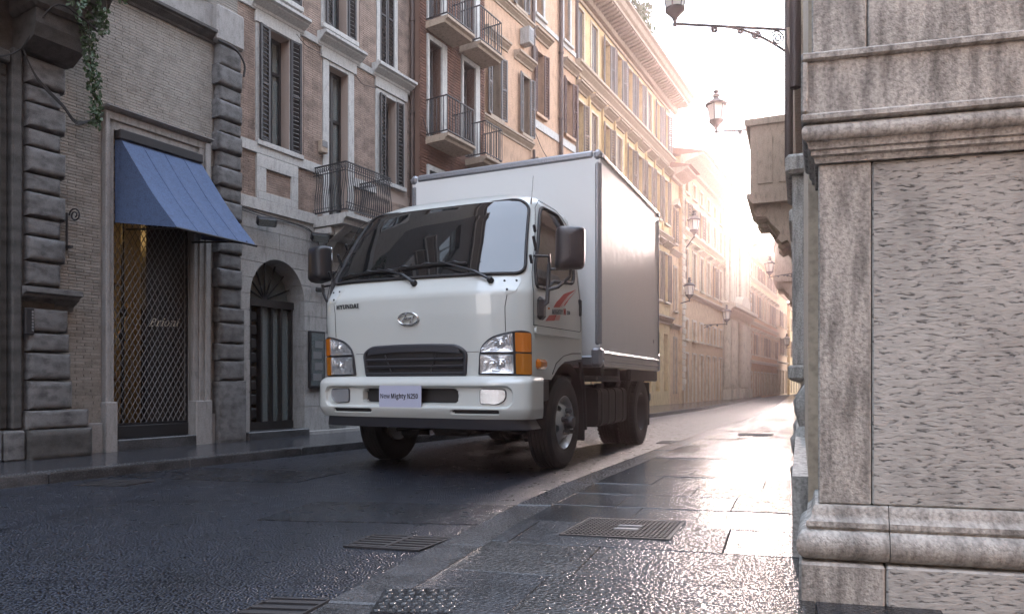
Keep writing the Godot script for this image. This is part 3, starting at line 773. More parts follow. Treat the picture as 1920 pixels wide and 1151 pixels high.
	for i in 4: rock(o, "quoin_stone", M.rustic, 4.125 if i % 2 == 0 else 4.145, 4.46, J[i + 1] + .004, J[i] - .004, .0, .125, .025, .008)
	rock(o, "quoin_stone", M.rustic, 4.125, 4.475, .06, .752, .0, .135, .02)
	bx(o, "quoin_cap", M.stone, 4.10, 4.45, 4.46, 4.85, -.01, .13, .02)
	# awning
	var aw := facade("awning", "blue fabric awning over the shop door", "A", 3.05, "awning")
	bx(aw, "cassette", M.darkmetal, 3.045, 3.93, 3.06, 3.155, .02, .13, .01)
	var t0 := Vector3(.02, 3.075, .09); var t1 := Vector3(.875, 3.075, .09); var b0 := Vector3(.035, 2.125, .96); var b1 := Vector3(.90, 2.115, .94)
	for lay in 1:
		var rows := []; var rows2 := []
		for i in 15:
			var v := i / 14.0; var row := []; var row2 := []
			for j in 25:
				var u := j / 24.0
				var p := t0.lerp(t1, u).lerp(b0.lerp(b1, u), v)
				p += Vector3(0, -.045 * sin(PI * v) * (1 - .45 * cos(TAU * u * 2) * cos(TAU * u * 2)) + .006 * sin(u * 19 + v * 7) * sin(PI * v), -.012 * sin(PI * v))
				row.append(p); row2.append(p + Vector3(0, -.004, -.003))
			rows.append(row); rows2.append(row2)
		rows.reverse(); var mb := MB.new(); mb.grid(rows); part(aw, "fabric", mb, M.awning, 60)
		for sx in [6, 12, 18]:
			var seam := MB.new(); var sp2 := []
			for i in 15: sp2.append(rows[i][sx] + Vector3(0, .001, .001))
			seam.tube(sp2, .004, 5); part(aw, "seam", seam, M.awning, 60)
		for e in [0, 24]:
			var ck := MB.new(); var wb := Vector3(.0 if e == 0 else .90, 2.27, .03)
			for i in 14: ck.tri(rows[i][e] - Vector3(0, .003, 0), rows[i + 1][e] - Vector3(0, .003, 0), wb)
			ck.tri(rows[14][e] - Vector3(0, .003, 0), Vector3(wb.x, 3.07, .03), wb)
			part(aw, "side_panel", ck, M.awning)
	var bar := MB.new(); bar.tube([b0 + Vector3(-.01, -.008, 0), b1 + Vector3(.01, -.008, 0)], .012, 8); part(aw, "front_bar", bar, M.darkmetal, 60)
	for x in [.1, .8]:
		var arm := MB.new(); arm.tube([Vector3(x, 2.22, .05), Vector3(x, 2.13, .93)], .010, 6); part(aw, "arm", arm, M.darkmetal, 60)
	# things on the wall
	var ib := facade("wall_bracket", "black wrought-iron scroll bracket on the pale brick beside the pilaster", "A", 2.62, "bracket")
	var sp := MB.new(); sp.tube([Vector3(0, 1.93, .03), Vector3(0, 2.27, .03)], .009, 6)
	var pts := []
	for i in 30:
		var t := i / 29.0; var an := PI - t * 3.4 * PI; var rr := .065 * (1 - .75 * t)
		pts.append(Vector3(.02 + .3 * (.065 + rr * cos(an)), 2.25 + rr * sin(an), .03 + .9 * (.065 + rr * cos(an))))
	sp.tube(pts, .007, 6); sp.box(-.01, .02, 1.95, 1.97, .02, .10); part(ib, "scroll", sp, M.iron, 60)
	var ic := facade("intercom", "small dark intercom panel with push buttons on the stone pilaster", "A", 2.215, "intercom")
	bx(ic, "housing", M.darkmetal, 2.215, 2.285, 1.14, 1.365, .16, .19, .006)
	for i in 7: bx(ic, "button", M.grey, 2.262, 2.278, 1.17 + i * .026, 1.186 + i * .026, .19, .196, .002)
	var cb := facade("cable_run", "black cables looping over the pilaster to the shop door case", "A", 2.2, "cable")
	cable(cb, [Vector3(1.9, 3.35, .2), Vector3(2.15, 3.5, .22), Vector3(2.3, 3.87, .47), Vector3(2.5, 3.86, .5), Vector3(2.7, 3.78, .48)], .008)
	for k in 3: cable(cb, [Vector3(2.2, 3.55 + k * .012, .17), Vector3(2.3, 3.34 - k * .01, .20), Vector3(2.5, 3.18 - k * .012, .2), Vector3(2.72, 3.13 - k * .012, .03), Vector3(2.93, 3.25 + k * .01, .05)], .005)
	cb = facade("cable_run", "thick black cable along the top of the corner quoin", "A", 4.1, "cable")
	cable(cb, [Vector3(4.1, 4.44, .14), Vector3(4.3, 4.42, .16), Vector3(4.44, 4.32, .13), Vector3(4.44, 4.18, .12)], .012)

func floodlight(s: float, h: float, z: float, label: String, small := false) -> void:
	var o := facade("floodlight", label, "A", s, "floodlight")
	var k := .5 if small else 1.0
	var b := MB.new(); b.x = Transform3D(Basis(Vector3.UP, -.5) * Basis(Vector3.RIGHT, .45), Vector3(0, h, z))
	b.bev(-.11 * k, .11 * k, -.05 * k, .05 * k, -.05 * k, .05 * k, .015 * k); part(o, "housing", b, M.darkmetal)
	var l := MB.new(); l.x = b.x; l.box(-.09 * k, .09 * k, -.04 * k, .04 * k, .05 * k, .053 * k); part(o, "lens", l, M.pane)
	for i in 5:
		var f := MB.new(); f.x = b.x; f.box(-.1 * k, .1 * k, -.045 * k + i * .02 * k, -.04 * k + i * .02 * k, -.075 * k, -.05 * k); part(o, "cooling_fin", f, M.darkmetal)
	var a := MB.new(); a.tube([Vector3(0, h, z - .03 * k), Vector3(0, h + .04, .02)], .012 * k, 6); part(o, "arm", a, M.darkmetal)

func building_pink() -> void:
	var o := facade("pink_brick_building", "pink brick building with white trim, dark shutters and an arched doorway", "A", 4.45)
	var arch := [Vector2(4.605, .10), Vector2(5.425, .10), Vector2(5.425, 1.70)]
	for i in 25:
		var a := PI * i / 24
		arch.append(Vector2(5.015 + .41 * cos(a), 1.70 + .515 * pow(sin(a), .92)))
	arch.append(Vector2(4.605, 1.70))
	var op := [[4.881, 5.193, 3.575, 4.945], [5.846, 6.195, 2.84, 4.9], [6.924, 7.181, 3.65, 4.88], [4.881, 5.193, 5.42, 6.8], [5.9, 6.175, 5.40, 6.8], [6.83, 7.14, 5.34, 6.75], [4.881, 5.193, 7.5, 8.7], [5.9, 6.2, 7.5, 8.7], [6.85, 7.15, 7.5, 8.7]]
	var trim := op + [[4.691, 5.31, 2.882, 3.42]]
	wall(o, M.pinkmortar, 4.45, 7.53, 2.75, 10.6, -.006, op, .3)
	var holes := trim + [[4.45, 7.53, 3.417, 3.538], [4.45, 7.53, 5.08, 5.165], [4.68, 5.42, 3.5, 5.1], [5.72, 6.29, 2.8, 5.1], [6.72, 7.45, 3.55, 5.1], [5.7, 6.42, 5.16, 6.9], [6.75, 7.24, 5.16, 6.9], [4.68, 5.42, 5.16, 6.9]]
	courses(o, M.pink, 4.45, 7.53, 2.886, 10.2, -.006, .007, .0285, .006, .15, holes)
	var infill := MB.new()
	for i in 10: fb(infill, 4.827, 5.202, 2.985 + i * .0275, 3.006 + i * .0275, -.006, .004)
	stuff(part(o, "brickwork", infill, M.pink))
	# ground floor of drafted stucco, cut by the arch and the low vent
	var y := .08; var r := 0
	var vent := [Vector2(5.836, .13), Vector2(6.155, .13), Vector2(6.155, .40), Vector2(5.836, .40)]
	while y < 2.74:
		var k := .36 if r == 0 else .19; var top := minf(y + k - .006, 2.752)
		var joints := [4.45, 7.53] if r == 0 else ([4.45, 5.03, 5.9, 6.7, 7.53] if r % 2 else [4.45, 5.5, 6.3, 7.53])
		for j in joints.size() - 1:
			var rect := PackedVector2Array([Vector2(joints[j] + .003, y), Vector2(joints[j + 1], y), Vector2(joints[j + 1], top), Vector2(joints[j] + .003, top)])
			for p in Geometry2D.clip_polygons(rect, PackedVector2Array(arch)):
				for q in Geometry2D.clip_polygons(p, PackedVector2Array(vent)):
					var mb := MB.new(); var loc := []
					for w in q: loc.append(Vector2(w.x - fs, w.y))
					mb.plate(loc, -.3, .012); part(o, "ashlar_course", mb, M.stucco)
		y += k; r += 1
	wall(o, M.stucco, 4.45, 7.53, 0, 2.75, .004, [[4.6, 5.43, .05, 2.24], [5.83, 6.16, .12, .41]], .25)
	rooms(o, 4.47, 7.5, 10.4, -.34, -2.0, [.12, 2.7, 5.1, 7.2])
	# arched door
	var dr := MB.new()
	for s in [4.62, 4.77, 4.93, 5.09, 5.23, 5.395]: fb(dr, s, s + .025, .165, 1.70, -.28, -.2)
	fb(dr, 4.607, 5.423, 1.66, 1.75, -.29, -.18); fb(dr, 4.607, 5.423, .165, .26, -.29, -.19)
	var door := part(o, "arched_door", dr, M.wood)
	for c in 2:
		for k in 8: bx(door, "panel", M.wood, 4.655 + c * .155, 4.755 + c * .155, .30 + k * .168, .43 + k * .168, -.285, -.235, .018)
	for q in [[4.96, 5.085], [5.12, 5.225], [5.26, 5.39]]: bx(door, "pane", M.pane, q[0], q[1], .27, 1.65, -.26, -.25, .002)
	var rows := []; var fan := MB.new()
	for i in 25:
		var a := PI * i / 24; rows.append(Vector3(5.015 + .41 * cos(a) - fs, 1.70 + .515 * pow(sin(a), .92), -.25))
	for i in 24: fan.tri(Vector3(5.015 - fs, 1.70, -.25), rows[i], rows[i + 1])
	part(door, "fanlight", fan, M.pane)
	for i in range(1, 8):
		var bar := MB.new(); bar.tube([Vector3(5.015 - fs, 1.75, -.235), rows[i * 3] + Vector3(0, 0, .015)], .010, 5); part(door, "fan_bar", bar, M.darkmetal)
	bx(o, "doorstep", M.kerb, 4.55, 5.47, .05, .165, -.3, .06, .01)
	bx(o, "base_strip", M.stucco, 5.47, 7.5, .05, .125, -.05, .035, .006)
	bx(o, "vent", M.grey, 5.83, 6.16, .12, .41, -.2, -.1); bx(o, "vent_bar", M.iron, 5.83, 6.16, .27, .285, -.1, -.06)
	# bands and the framed panel
	bx(o, "band", M.white, 4.45, 5.62, 2.752, 2.886, -.006, .035); bx(o, "band", M.white, 6.35, 7.53, 2.752, 2.886, -.006, .035)
	bx(o, "band", M.white, 4.45, 5.716, 3.417, 3.538, -.006, .03); bx(o, "band", M.white, 6.28, 6.74, 3.417, 3.538, -.006, .03)
	bx(o, "band", M.white, 4.45, 7.53, 5.08, 5.165, -.006, .025)
	for q in [[4.691, 5.31, 3.262, 3.415], [4.691, 5.31, 2.888, 2.98], [4.691, 4.827, 2.98, 3.262], [5.202, 5.31, 2.98, 3.262]]: bx(o, "panel_frame", M.white, q[0], q[1], q[2], q[3], -.006, .03)
	# windows
	for q in [op[0], op[2], op[3], op[4]]:
		window(o, q[0], q[1], q[2], q[3], -.15, M.darkshutter, "open", M.darkshutter, 8.0, true, .05)
	window(o, op[5][0], op[5][1], op[5][2], op[5][3], -.12, M.darkshutter, "closed", M.darkshutter, 0.0, true, .05)
	window(o, op[1][0], op[1][1], op[1][2], op[1][3], -.13, M.wood)
	for q in op.slice(6): window(o, q[0], q[1], q[2], q[3], -.15, M.darkshutter, "open", M.darkshutter, 8.0, false, .06)
	for q in op.slice(0, 6):
		var w: float = [.19, .11, .19, .19, .19, .07][op.find(q)]
		bx(o, "surround", M.white, q[0] - w, q[0], q[2] - .04, q[3] + .06, -.006, .012); bx(o, "surround", M.white, q[1], q[1] + w, q[2] - .04, q[3] + .06, -.006, .012); bx(o, "surround", M.white, q[0], q[1], q[3], q[3] + .06, -.02, .010)
		if q[2] > 3.0: bx(o, "sill", M.white, q[0] - w, q[1] + w, q[2] - .06, q[2], -.1, .05)
	for q in [[4.62, 5.40], [5.64, 6.40], [6.66, 7.48]]:
		bx(o, "frieze", M.white, q[0] + .06, q[1] - .06, 4.95, 5.1, -.006, .03); mould(o, "window_cornice", M.white, q[0], q[1], 5.1, 5.26, 0, .17)
	for q in [[4.62, 5.45], [5.64, 6.46], [6.66, 7.34]]: mould(o, "window_cornice", M.white, q[0], q[1], 6.92, 7.1, 0, .17)
	mould(o, "cornice", M.white, 4.45, 7.53, 10.2, 10.6, 0, .55)
	# balcony
	balcony(o, M.white, 5.56, 6.42, 2.84, 0, .6, .63, 22, true, .13)
	var mb := MB.new(); mb.ext([Vector2(0, 2.3), Vector2(.06, 2.3), Vector2(.10, 2.42), Vector2(.2, 2.55), Vector2(.42, 2.66), Vector2(.48, 2.71), Vector2(0, 2.71)], 5.66 - fs, 5.80 - fs); part(o, "balcony_bracket", mb, M.white)
	mb = MB.new(); mb.ext([Vector2(0, 2.3), Vector2(.06, 2.3), Vector2(.10, 2.42), Vector2(.2, 2.55), Vector2(.42, 2.66), Vector2(.48, 2.71), Vector2(0, 2.71)], 6.18 - fs, 6.32 - fs); part(o, "balcony_bracket", mb, M.white)
	bx(o, "balcony_corbel", M.white, 5.58, 6.40, 2.60, 2.71, 0, .3, .02)
	pipe(o, 7.50, .1, 10.4, .05, .035)
	# fittings
	floodlight(4.72, 2.60, .16, "black floodlight on the stucco wall just right of the awning")
	floodlight(5.52, 2.56, .18, "black floodlight with tilted lens below the pink building's balcony")
	floodlight(5.62, 1.92, .08, "tiny black spotlight above the display case", true)
	var eb := facade("meter_box", "small pale electrical box on the pink brick beside the balcony door", "A", 5.66, "electrical box")
	bx(eb, "housing", M.tan, 5.655, 5.765, 3.70, 3.86, .0, .07, .008); bx(eb, "cover", M.grey, 5.665, 5.755, 3.77, 3.85, .07, .075, .002)
	var dc := facade("display_case", "black framed menu display case on the stucco wall beside the truck", "A", 5.6, "display case")
	bx(dc, "frame", M.darkmetal, 5.47, 5.73, .67, 1.395, .012, .06, .008); bx(dc, "glass", M.pane, 5.495, 5.705, .70, 1.365, .06, .063, .001)
	for i in 4: bx(dc, "card", M.grey, 5.52 + (i % 2) * .03, 5.66 + (i % 2) * .02, .76 + i * .14, .85 + i * .14, .063, .065, .0005)
	var cb := facade("cable_run", "thin black cables strung between the floodlights under the white band", "A", 4.5, "cable")
	cable(cb, [Vector3(4.46, 2.74, .04), Vector3(4.75, 2.71, .04), Vector3(5.2, 2.70, .03), Vector3(5.5, 2.66, .04), Vector3(5.66, 2.45, .04), Vector3(5.66, 2.2, .03)], .006)
	cable(cb, [Vector3(4.47, 2.70, .04), Vector3(4.9, 2.68, .03), Vector3(5.3, 2.69, .03), Vector3(5.6, 2.62, .04)], .004)
	cb = facade("cable_run", "thin cable drooping across the pink brick between the upper windows", "A", 5.3, "cable")
	cable(cb, [Vector3(5.28, 5.05, .03), Vector3(5.45, 4.97, .03), Vector3(5.7, 4.98, .03)], .004); cable(cb, [Vector3(6.3, 4.95, .03), Vector3(6.45, 4.87, .03), Vector3(6.74, 4.92, .03)], .004)

func building_red() -> void:
	var o := facade("red_brick_building", "narrow dark red ribbed-brick building with four small balconies", "A", 7.53)
	var Z := .17
	var op := [[7.739, 8.06, 4.5, 6.0], [8.65, 9.0, 4.5, 6.05], [7.739, 8.06, 6.3, 7.7], [8.65, 9.0, 6.3, 7.7], [7.739, 8.06, 2.6, 4.0], [8.65, 9.0, 2.6, 4.0]]
	wall(o, M.redmortar, 7.53, 9.3, 0, 10.5, Z - .006, op, .5)
	rooms(o, 7.56, 9.28, 10.3, -.36, -2.0, [2.5, 4.4, 6.2])
	var h2 := []
	for q in op: h2.append([q[0] - .06, q[1] + .14, q[2] - .1, q[3] + .1])
	courses(o, M.redbrick, 7.53, 9.3, .3, 10.2, Z - .006, .014, .046, .016, .2, h2)
	for q in op:
		window(o, q[0], q[1], q[2], q[3], Z - .16, M.grey)
		bx(o, "surround", M.white, q[0] - .045, q[0], q[2], q[3] + .08, Z - .2, Z + .03); bx(o, "surround", M.white, q[1], q[1] + .13, q[2], q[3] + .08, Z - .2, Z + .03); bx(o, "surround", M.white, q[0], q[1], q[3], q[3] + .08, Z - .2, Z + .028)
	for q in [[7.66, 8.40, 4.48, 11], [8.72, 9.26, 4.44, 10], [7.66, 8.38, 6.24, 11], [8.55, 9.24, 6.24, 11]]: balcony(o, M.tan, q[0], q[1], q[2], Z, .60, .57, q[3], false, .10)
	mould(o, "cornice", M.tan, 7.53, 9.3, 10.1, 10.5, Z, .5)
	var cb := facade("cable_run", "small tangle of cable hanging at the corner of the red brick building", "A", 7.55, "cable")
	cable(cb, [Vector3(7.56, 4.75, .2), Vector3(7.6, 4.55, .24), Vector3(7.68, 4.5, .22), Vector3(7.66, 4.62, .2)], .006)

func building_beige() -> void:
	var o := facade("beige_stucco_building", "beige stucco building with grey louvred shutters beside the red brick", "A", 9.3)
	var op := [[9.63, 9.95, 5.5, 6.63], [10.74, 11.02, 5.52, 6.65], [10.5, 10.80, 7.85, 9.0], [9.6, 9.9, 7.85, 9.0], [9.63, 9.95, 3.0, 4.2], [10.74, 11.02, 3.0, 4.2]]
	wall(o, M.tan, 9.3, 11.12, 0, 10.4, .08, op, .4)
	rooms(o, 9.33, 11.1, 10.2, -.34, -2.0, [2.8, 5.2, 7.6])
	wall(o, M.orange, 9.31, 11.11, 2.4, 10.2, .084, op, .02)
	for q in op: window(o, q[0], q[1], q[2], q[3], -.06, M.greyshutter, "open" if q[2] != 7.85 or q[0] > 10 else "closed", M.greyshutter, 14.0, false, .045)
	for q in op: surround(o, M.tan, q[0], q[1], q[2], q[3], .05, .0, .10)
	mould(o, "string_course", M.tan, 9.3, 11.1, 5.28, 5.44, .08, .10); mould(o, "string_course", M.tan, 9.3, 11.1, 7.58, 7.74, .08, .12)
	mould(o, "window_cornice", M.tan, 10.45, 11.12, 6.84, 7.0, .08, .15); mould(o, "window_cornice", M.tan, 9.4, 10.2, 6.84, 7.0, .08, .12)
	mould(o, "cornice", M.tan, 9.3, 11.12, 10.0, 10.4, .08, .5)
	pipe(o, 11.10, 7.0, 10.2, .14, .04); pipe(o, 11.12, .2, 5.3, .14, .03)
	var ac := facade("air_conditioner", "pale air conditioner unit high on the beige wall beside the drainpipe", "A", 10.75, "air conditioner")
	bx(ac, "housing", M.stucco, 10.66, 10.84, 7.18, 7.5, .09, .3, .01); bx(ac, "louvre", M.grey, 10.68, 10.82, 7.22, 7.44, .3, .305, .002)

func building_orange() -> void:
	var o := facade("orange_stucco_building", "orange stucco building with dark red shutters and a tall drainpipe", "A", 11.12)
	var op := [[11.36, 11.66, 6.12, 7.38], [12.66, 12.98, 6.10, 7.3], [11.36, 11.66, 8.1, 9.2], [12.58, 12.88, 8.1, 9.3], [11.36, 11.66, 3.6, 4.8], [12.66, 12.98, 3.6, 4.8]]
	wall(o, M.orange, 11.12, 13.17, 0, 10.4, .05, op, .4)
	rooms(o, 11.15, 13.14, 10.2, -.37, -2.0, [3.4, 5.9, 7.9])
	for q in op:
		window(o, q[0], q[1], q[2], q[3], -.09, M.white if q[2] > 8 else M.redshutter, "" if q[2] > 8 else "open", M.redshutter, 14.0, false, .05)
		surround(o, M.white if q[2] > 8 else M.orange, q[0], q[1], q[2], q[3], .06, .0, .075)
		if q[2] < 8: mould(o, "window_cornice", M.tan, q[0] - .2, q[1] + .2, q[3] + .22, q[3] + .38, .05, .17)
	bx(o, "band", M.white, 11.12, 13.17, 5.82, 5.98, .05, .08); bx(o, "band", M.white, 11.12, 13.17, 7.95, 8.05, .05, .075)
	mould(o, "cornice", M.tan, 11.12, 13.17, 10.0, 10.4, .05, .5)
	pipe(o, 12.36, .2, 10.2, .11, .045)
	var cb := facade("cable_run", "thin cable sagging across the orange wall above the truck's box", "A", 11.3, "cable")
	cable(cb, [Vector3(11.2, 5.75, .09), Vector3(11.6, 5.42, .09), Vector3(12.0, 5.3, .09), Vector3(12.36, 5.4, .09)], .008)

func building_yellow() -> void:
	var o := facade("yellow_building", "yellow palazzo with rows of shutters under a deep bracketed roof cornice", "E", 1.456)
	var S0 := 1.456; var S1 := 9.13
	var op := []
	for i in 9:
		var c := 1.83 + i * .86
		op.append([c - .2, c + .2, 8.02, 9.22]); op.append([c - .2, c + .2, 5.75, 7.12]); op.append([c - .2, c + .2, 3.3, 4.8]); op.append([c - .22, c + .22, .5, 2.3])
	wall(o, M.yellow, S0, S1, 0, 9.75, 0, op, .4)
	rooms(o, S0 + .03, S1 - .03, 9.5, -.42, -2.2, [.3, 2.8, 5.3, 7.8])
	for q in op:
		var shut: String = "open" if rng.randf() < .72 else "closed"
		if q[2] < 1: shut = ""
		window(o, q[0], q[1], q[2], q[3], -.15, M.tanshutter, shut, M.greyshutter if q[2] > 7.5 else M.tanshutter, rnd(8, 22), false, .06)
		if q[2] > 1: surround(o, M.cream, q[0], q[1], q[2], q[3], .05, .0, .03)
		if q[2] > 5 and q[2] < 7 or q[2] > 3 and q[2] < 4: mould(o, "window_cornice", M.tan, q[0] - .16, q[1] + .16, q[3] + .2, q[3] + .36, 0, .2)
	for i in 10: bx(o, "pilaster_strip", M.yellow, 1.46 + i * .852, 1.53 + i * .852 if i < 9 else 9.13, 5.4, 7.55, 0, .05)
	mould(o, "string_course", M.tan, S0, S1 + .1, 7.68, 7.94, 0, .2); mould(o, "string_course", M.tan, S0, S1 + .05, 5.2, 5.4, 0, .14); mould(o, "string_course", M.tan, S0, S1 + .05, 2.6, 2.85, 0, .16)
	bx(o, "frieze", M.tan, S0, S1, 9.36, 9.42, 0, .05)
	var mb := MB.new()
	mb.ext([Vector2(0, 9.5), Vector2(.10, 9.5), Vector2(.14, 9.56), Vector2(.14, 9.68), Vector2(.50, 9.68), Vector2(.50, 9.76), Vector2(.56, 9.80), Vector2(.60, 9.90), Vector2(.66, 9.93), Vector2(.66, 9.98), Vector2(0, 10.1)], S0 - .1 - fs, S1 + .55 - fs); part(o, "cornice", mb, M.tan)
	var md := MB.new(); md.ext([Vector2(.13, 9.56), Vector2(.2, 9.57), Vector2(.40, 9.61), Vector2(.47, 9.64), Vector2(.47, 9.685), Vector2(.13, 9.685)], -.045, .045); var mm := md.mesh()
	for i in 46: put(o, "modillion", mm, M.tan, Transform3D(Basis(), Vector3(.05 + i * .168, 0, 0)))
	bx(o, "gable_wall", M.yellow, S1 - .02, S1, 0, 9.7, -5, -.01)
	var rf := MB.new(); rf.ext([Vector2(.6, 10.0), Vector2(-4, 11.2), Vector2(-4, 10.9), Vector2(.5, 9.99)], S0 - fs, S1 + .5 - fs); part(o, "roof", rf, M.rooftile)
	pipe(o, 1.52, .3, 9.4, .06, .04)
	var bu := facade("roof_garden_shrub", "pale green shrubs growing on the roof edge of the yellow palazzo", "E", 4.9, "shrub")
	var lv := MB.new(); var st := MB.new()
	for k in 26:
		var c := Vector3(rnd(-.7, .7), 10.12 + rnd(0, .75), rnd(.0, .5)); lump(lv, c, Vector3(.24, .22, .2), 130, .075)
		st.tube([Vector3(c.x * .8, 10.0, .2), c], .02, 5)
	part(bu, "foliage", lv, M.leafpale); part(bu, "stem", st, M.stem)

func generic(called: String, label: String, s0: float, s1: float, hgt: float, m: Material, trim: Material, sm: Material, rows: Array, pitch: float, ww: float, eave := .5, zf := 0.0, opt := {}) -> Node3D:
	var o := facade(called, label, "E", s0)
	var n := maxi(1, int(round((s1 - s0 - .3) / pitch))); var op := []
	for r in rows:
		for i in n:
			var c := s0 + (s1 - s0) * (i + .5) / n
			op.append([c - ww / 2, c + ww / 2, r[0], r[1], r[2]])
	wall(o, m, s0, s1, 0, hgt, zf, op, .4)
	rooms(o, s0 + .03, s1 - .03, hgt - .2, zf - .42, zf - 2.4, [2.05, 3.8])
	for q in op:
		if q[4] == "shop":
			bx(o, "shopfront", M.pane, q[0], q[1], q[2], q[3], zf - .3, zf - .2)
			surround(o, trim, q[0], q[1], q[2], q[3], .06, zf, zf + .04, false)
			continue
		window(o, q[0], q[1], q[2], q[3], zf - .15, sm, "" if q[4] == "plain" else ("open" if rng.randf() < .5 else "closed"), sm, rnd(6, 20), false, .09)
		surround(o, trim, q[0], q[1], q[2], q[3], .07, zf, zf + .04)
		if q[4] == "hood": mould(o, "window_cornice", trim, q[0] - .14, q[1] + .14, q[3] + .12, q[3] + .26, zf, .18)
		if q[4] == "gable":
			var mb := MB.new(); mb.x = Transform3D(Basis(), Vector3(0, 0, zf)); mb.plate([Vector2(q[0] - .14 - fs, q[3] + .1), Vector2(q[1] + .14 - fs, q[3] + .1), Vector2((q[0] + q[1]) / 2 - fs, q[3] + .36)], 0, .16); part(o, "pediment", mb, trim)
	for y in opt.get("bands", []): mould(o, "string_course", trim, s0 - .02, s1, y, y + .16, zf, .13)
	mould(o, "cornice", trim, s0 - .15, s1 + .1, hgt - .3, hgt, zf, eave)
	var rf := MB.new(); rf.ext([Vector2(zf + eave + .1, hgt + .004), Vector2(zf - 3, hgt + 1.0), Vector2(zf - 3, hgt + .9), Vector2(zf, hgt + .002)], -.15, s1 - s0 + .1); part(o, "roof", rf, M.rooftile)
	bx(o, "side_wall", m, s0, s0 + .02, 0, hgt - .3, -5, zf - .41); bx(o, "side_wall", m, s1 - .02, s1, 0, hgt - .3, -5, zf - .41)
	if opt.get("quoins", false):
		var y := .5; var k := 0
		while y < hgt - .5:
			bx(o, "quoin_stone", trim, s0, s0 + (.42 if k % 2 else .3), y, y + .19, zf, zf + .05, .02); y += .21; k += 1
	return o

func far_buildings() -> void:
	generic("brown_building", "brownish building with gabled windows and a shop, just beyond the truck's box", 9.15, 10.13, 7.6, M.peach, M.tan, M.tanshutter, [[.4, 2.2, "shop"], [3.1, 4.5, "plain"], [5.3, 6.4, "gable"]], .48, .26, .6, .02, {"bands": [2.5, 4.9]})
	generic("corner_palazzo", "peach palazzo with quoined corner and wall lanterns beyond the truck", 10.15, 16.6, 8.3, M.peach, M.cream, M.tanshutter, [[.1, 1.75, "shop"], [2.25, 2.9, "plain"], [4.1, 5.3, "hood"], [6.0, 6.9, "shut"], [7.2, 7.7, "plain"]], .95, .42, .75, .12, {"bands": [3.7, 5.75], "quoins": true})
	# church front
	var o := facade("church_facade", "cream baroque church front with curved pediment between the palazzi", "E", 16.6)
	wall(o, M.cream, 16.6, 21.9, 0, 7.6, .1, [[18.7, 19.8, .1, 2.6], [18.8, 19.7, 4.6, 6.1]], .5)
	rooms(o, 16.65, 21.85, 7.4, -.42, -3.0, [3.5])
	bx(o, "church_door", M.wood, 18.7, 19.8, .1, 2.6, -.25, -.15); bx(o, "window", M.pane, 18.8, 19.7, 4.6, 6.1, -.2, -.12)
	for s in [16.8, 17.8, 18.3, 20.1, 20.6, 21.5]:
		bx(o, "column", M.cream, s, s + .3, .5, 3.5, .1, .36, .08); bx(o, "pilaster_base", M.cream, s - .05, s + .35, .05, .5, .1, .42, .02); bx(o, "column", M.cream, s, s + .28, 4.2, 7.0, .1, .28, .06)
	mould(o, "entablature", M.cream, 16.5, 22.0, 3.5, 4.1, .1, .55); mould(o, "entablature", M.cream, 16.5, 22.0, 7.0, 7.6, .1, .5)
	var mb := MB.new(); var arc := []
	for i in 17: arc.append(Vector2(19.25 + 1.5 * cos(PI * i / 16) - fs, 7.6 + .9 * sin(PI * i / 16)))
	mb.plate(arc, -.2, .45); part(o, "pediment", mb, M.cream)
	mb = MB.new(); arc = []
	for i in 17: arc.append(Vector2(19.25 + 1.0 * cos(PI * i / 16) - fs, 4.1 + .5 * sin(PI * i / 16)))
	mb.plate(arc, .1, .6); part(o, "pediment", mb, M.cream)
	for s in [16.8, 17.6, 20.8, 21.6]:
		mb = MB.new(); mb.x = Transform3D(Basis(), Vector3(s - fs, 7.6, .1)); mb.lathe([Vector2(.12, 0), Vector2(.16, .1), Vector2(.08, .2), Vector2(.17, .45), Vector2(.06, .6), Vector2(0, .75)], 10); part(o, "urn", mb, M.cream, 50)
	generic("long_palazzo", "long ochre palazzo with closely set windows far down the left side", 21.95, 31.5, 7.3, M.ochre, M.cream, M.tanshutter, [[.1, 1.3, "shop"], [2.2, 3.2, "hood"], [4.1, 5.2, "hood"], [5.9, 6.7, "shut"]], 1.05, .46, .85, .25, {"bands": [1.75, 3.65, 5.8], "quoins": true})
	generic("distant_house", "distant peach house with balconies past the long palazzo", 31.6, 37.0, 6.6, M.peach, M.cream, M.tanshutter, [[.1, 1.6, "shop"], [2.6, 3.6, "shut"], [4.4, 5.3, "shut"]], 1.3, .5, .6, .15, {"bands": [2.0]})
	generic("distant_house", "distant yellow house near the end of the street", 37.1, 43.0, 6.0, M.yellow, M.cream, M.tanshutter, [[.1, 1.6, "shop"], [2.6, 3.6, "shut"], [4.4, 5.2, "plain"]], 1.5, .5, .5, .3)
	generic("distant_house", "farthest cream house closing the left side of the street", 43.1, 60.0, 5.8, M.cream, M.tan, M.tanshutter, [[.1, 1.6, "shop"], [2.6, 3.8, "plain"], [4.4, 5.2, "plain"]], 2.0, .7, .5, .5)
	# the street end bends away behind a last house
	var e := thing("end_house", "pale house closing the view at the end of the street", "building", g(34.0, 78.0), deg_to_rad(-8))
	var eb := MB.new(); eb.box(-9, 12, 0, 6, -6, 0); part(e, "wall", eb, M.cream)
	for i in 9:
		for j in 2:
			eb = MB.new(); eb.box(-8 + i * 2.2, -7 + i * 2.2, 1.2 + j * 2.6, 2.8 + j * 2.6, 0, .05); part(e, "window", eb, M.tanshutter)
	eb = MB.new(); eb.box(-9.3, 12.3, 6, 6.4, -6.3, .5); part(e, "cornice", eb, M.tan)

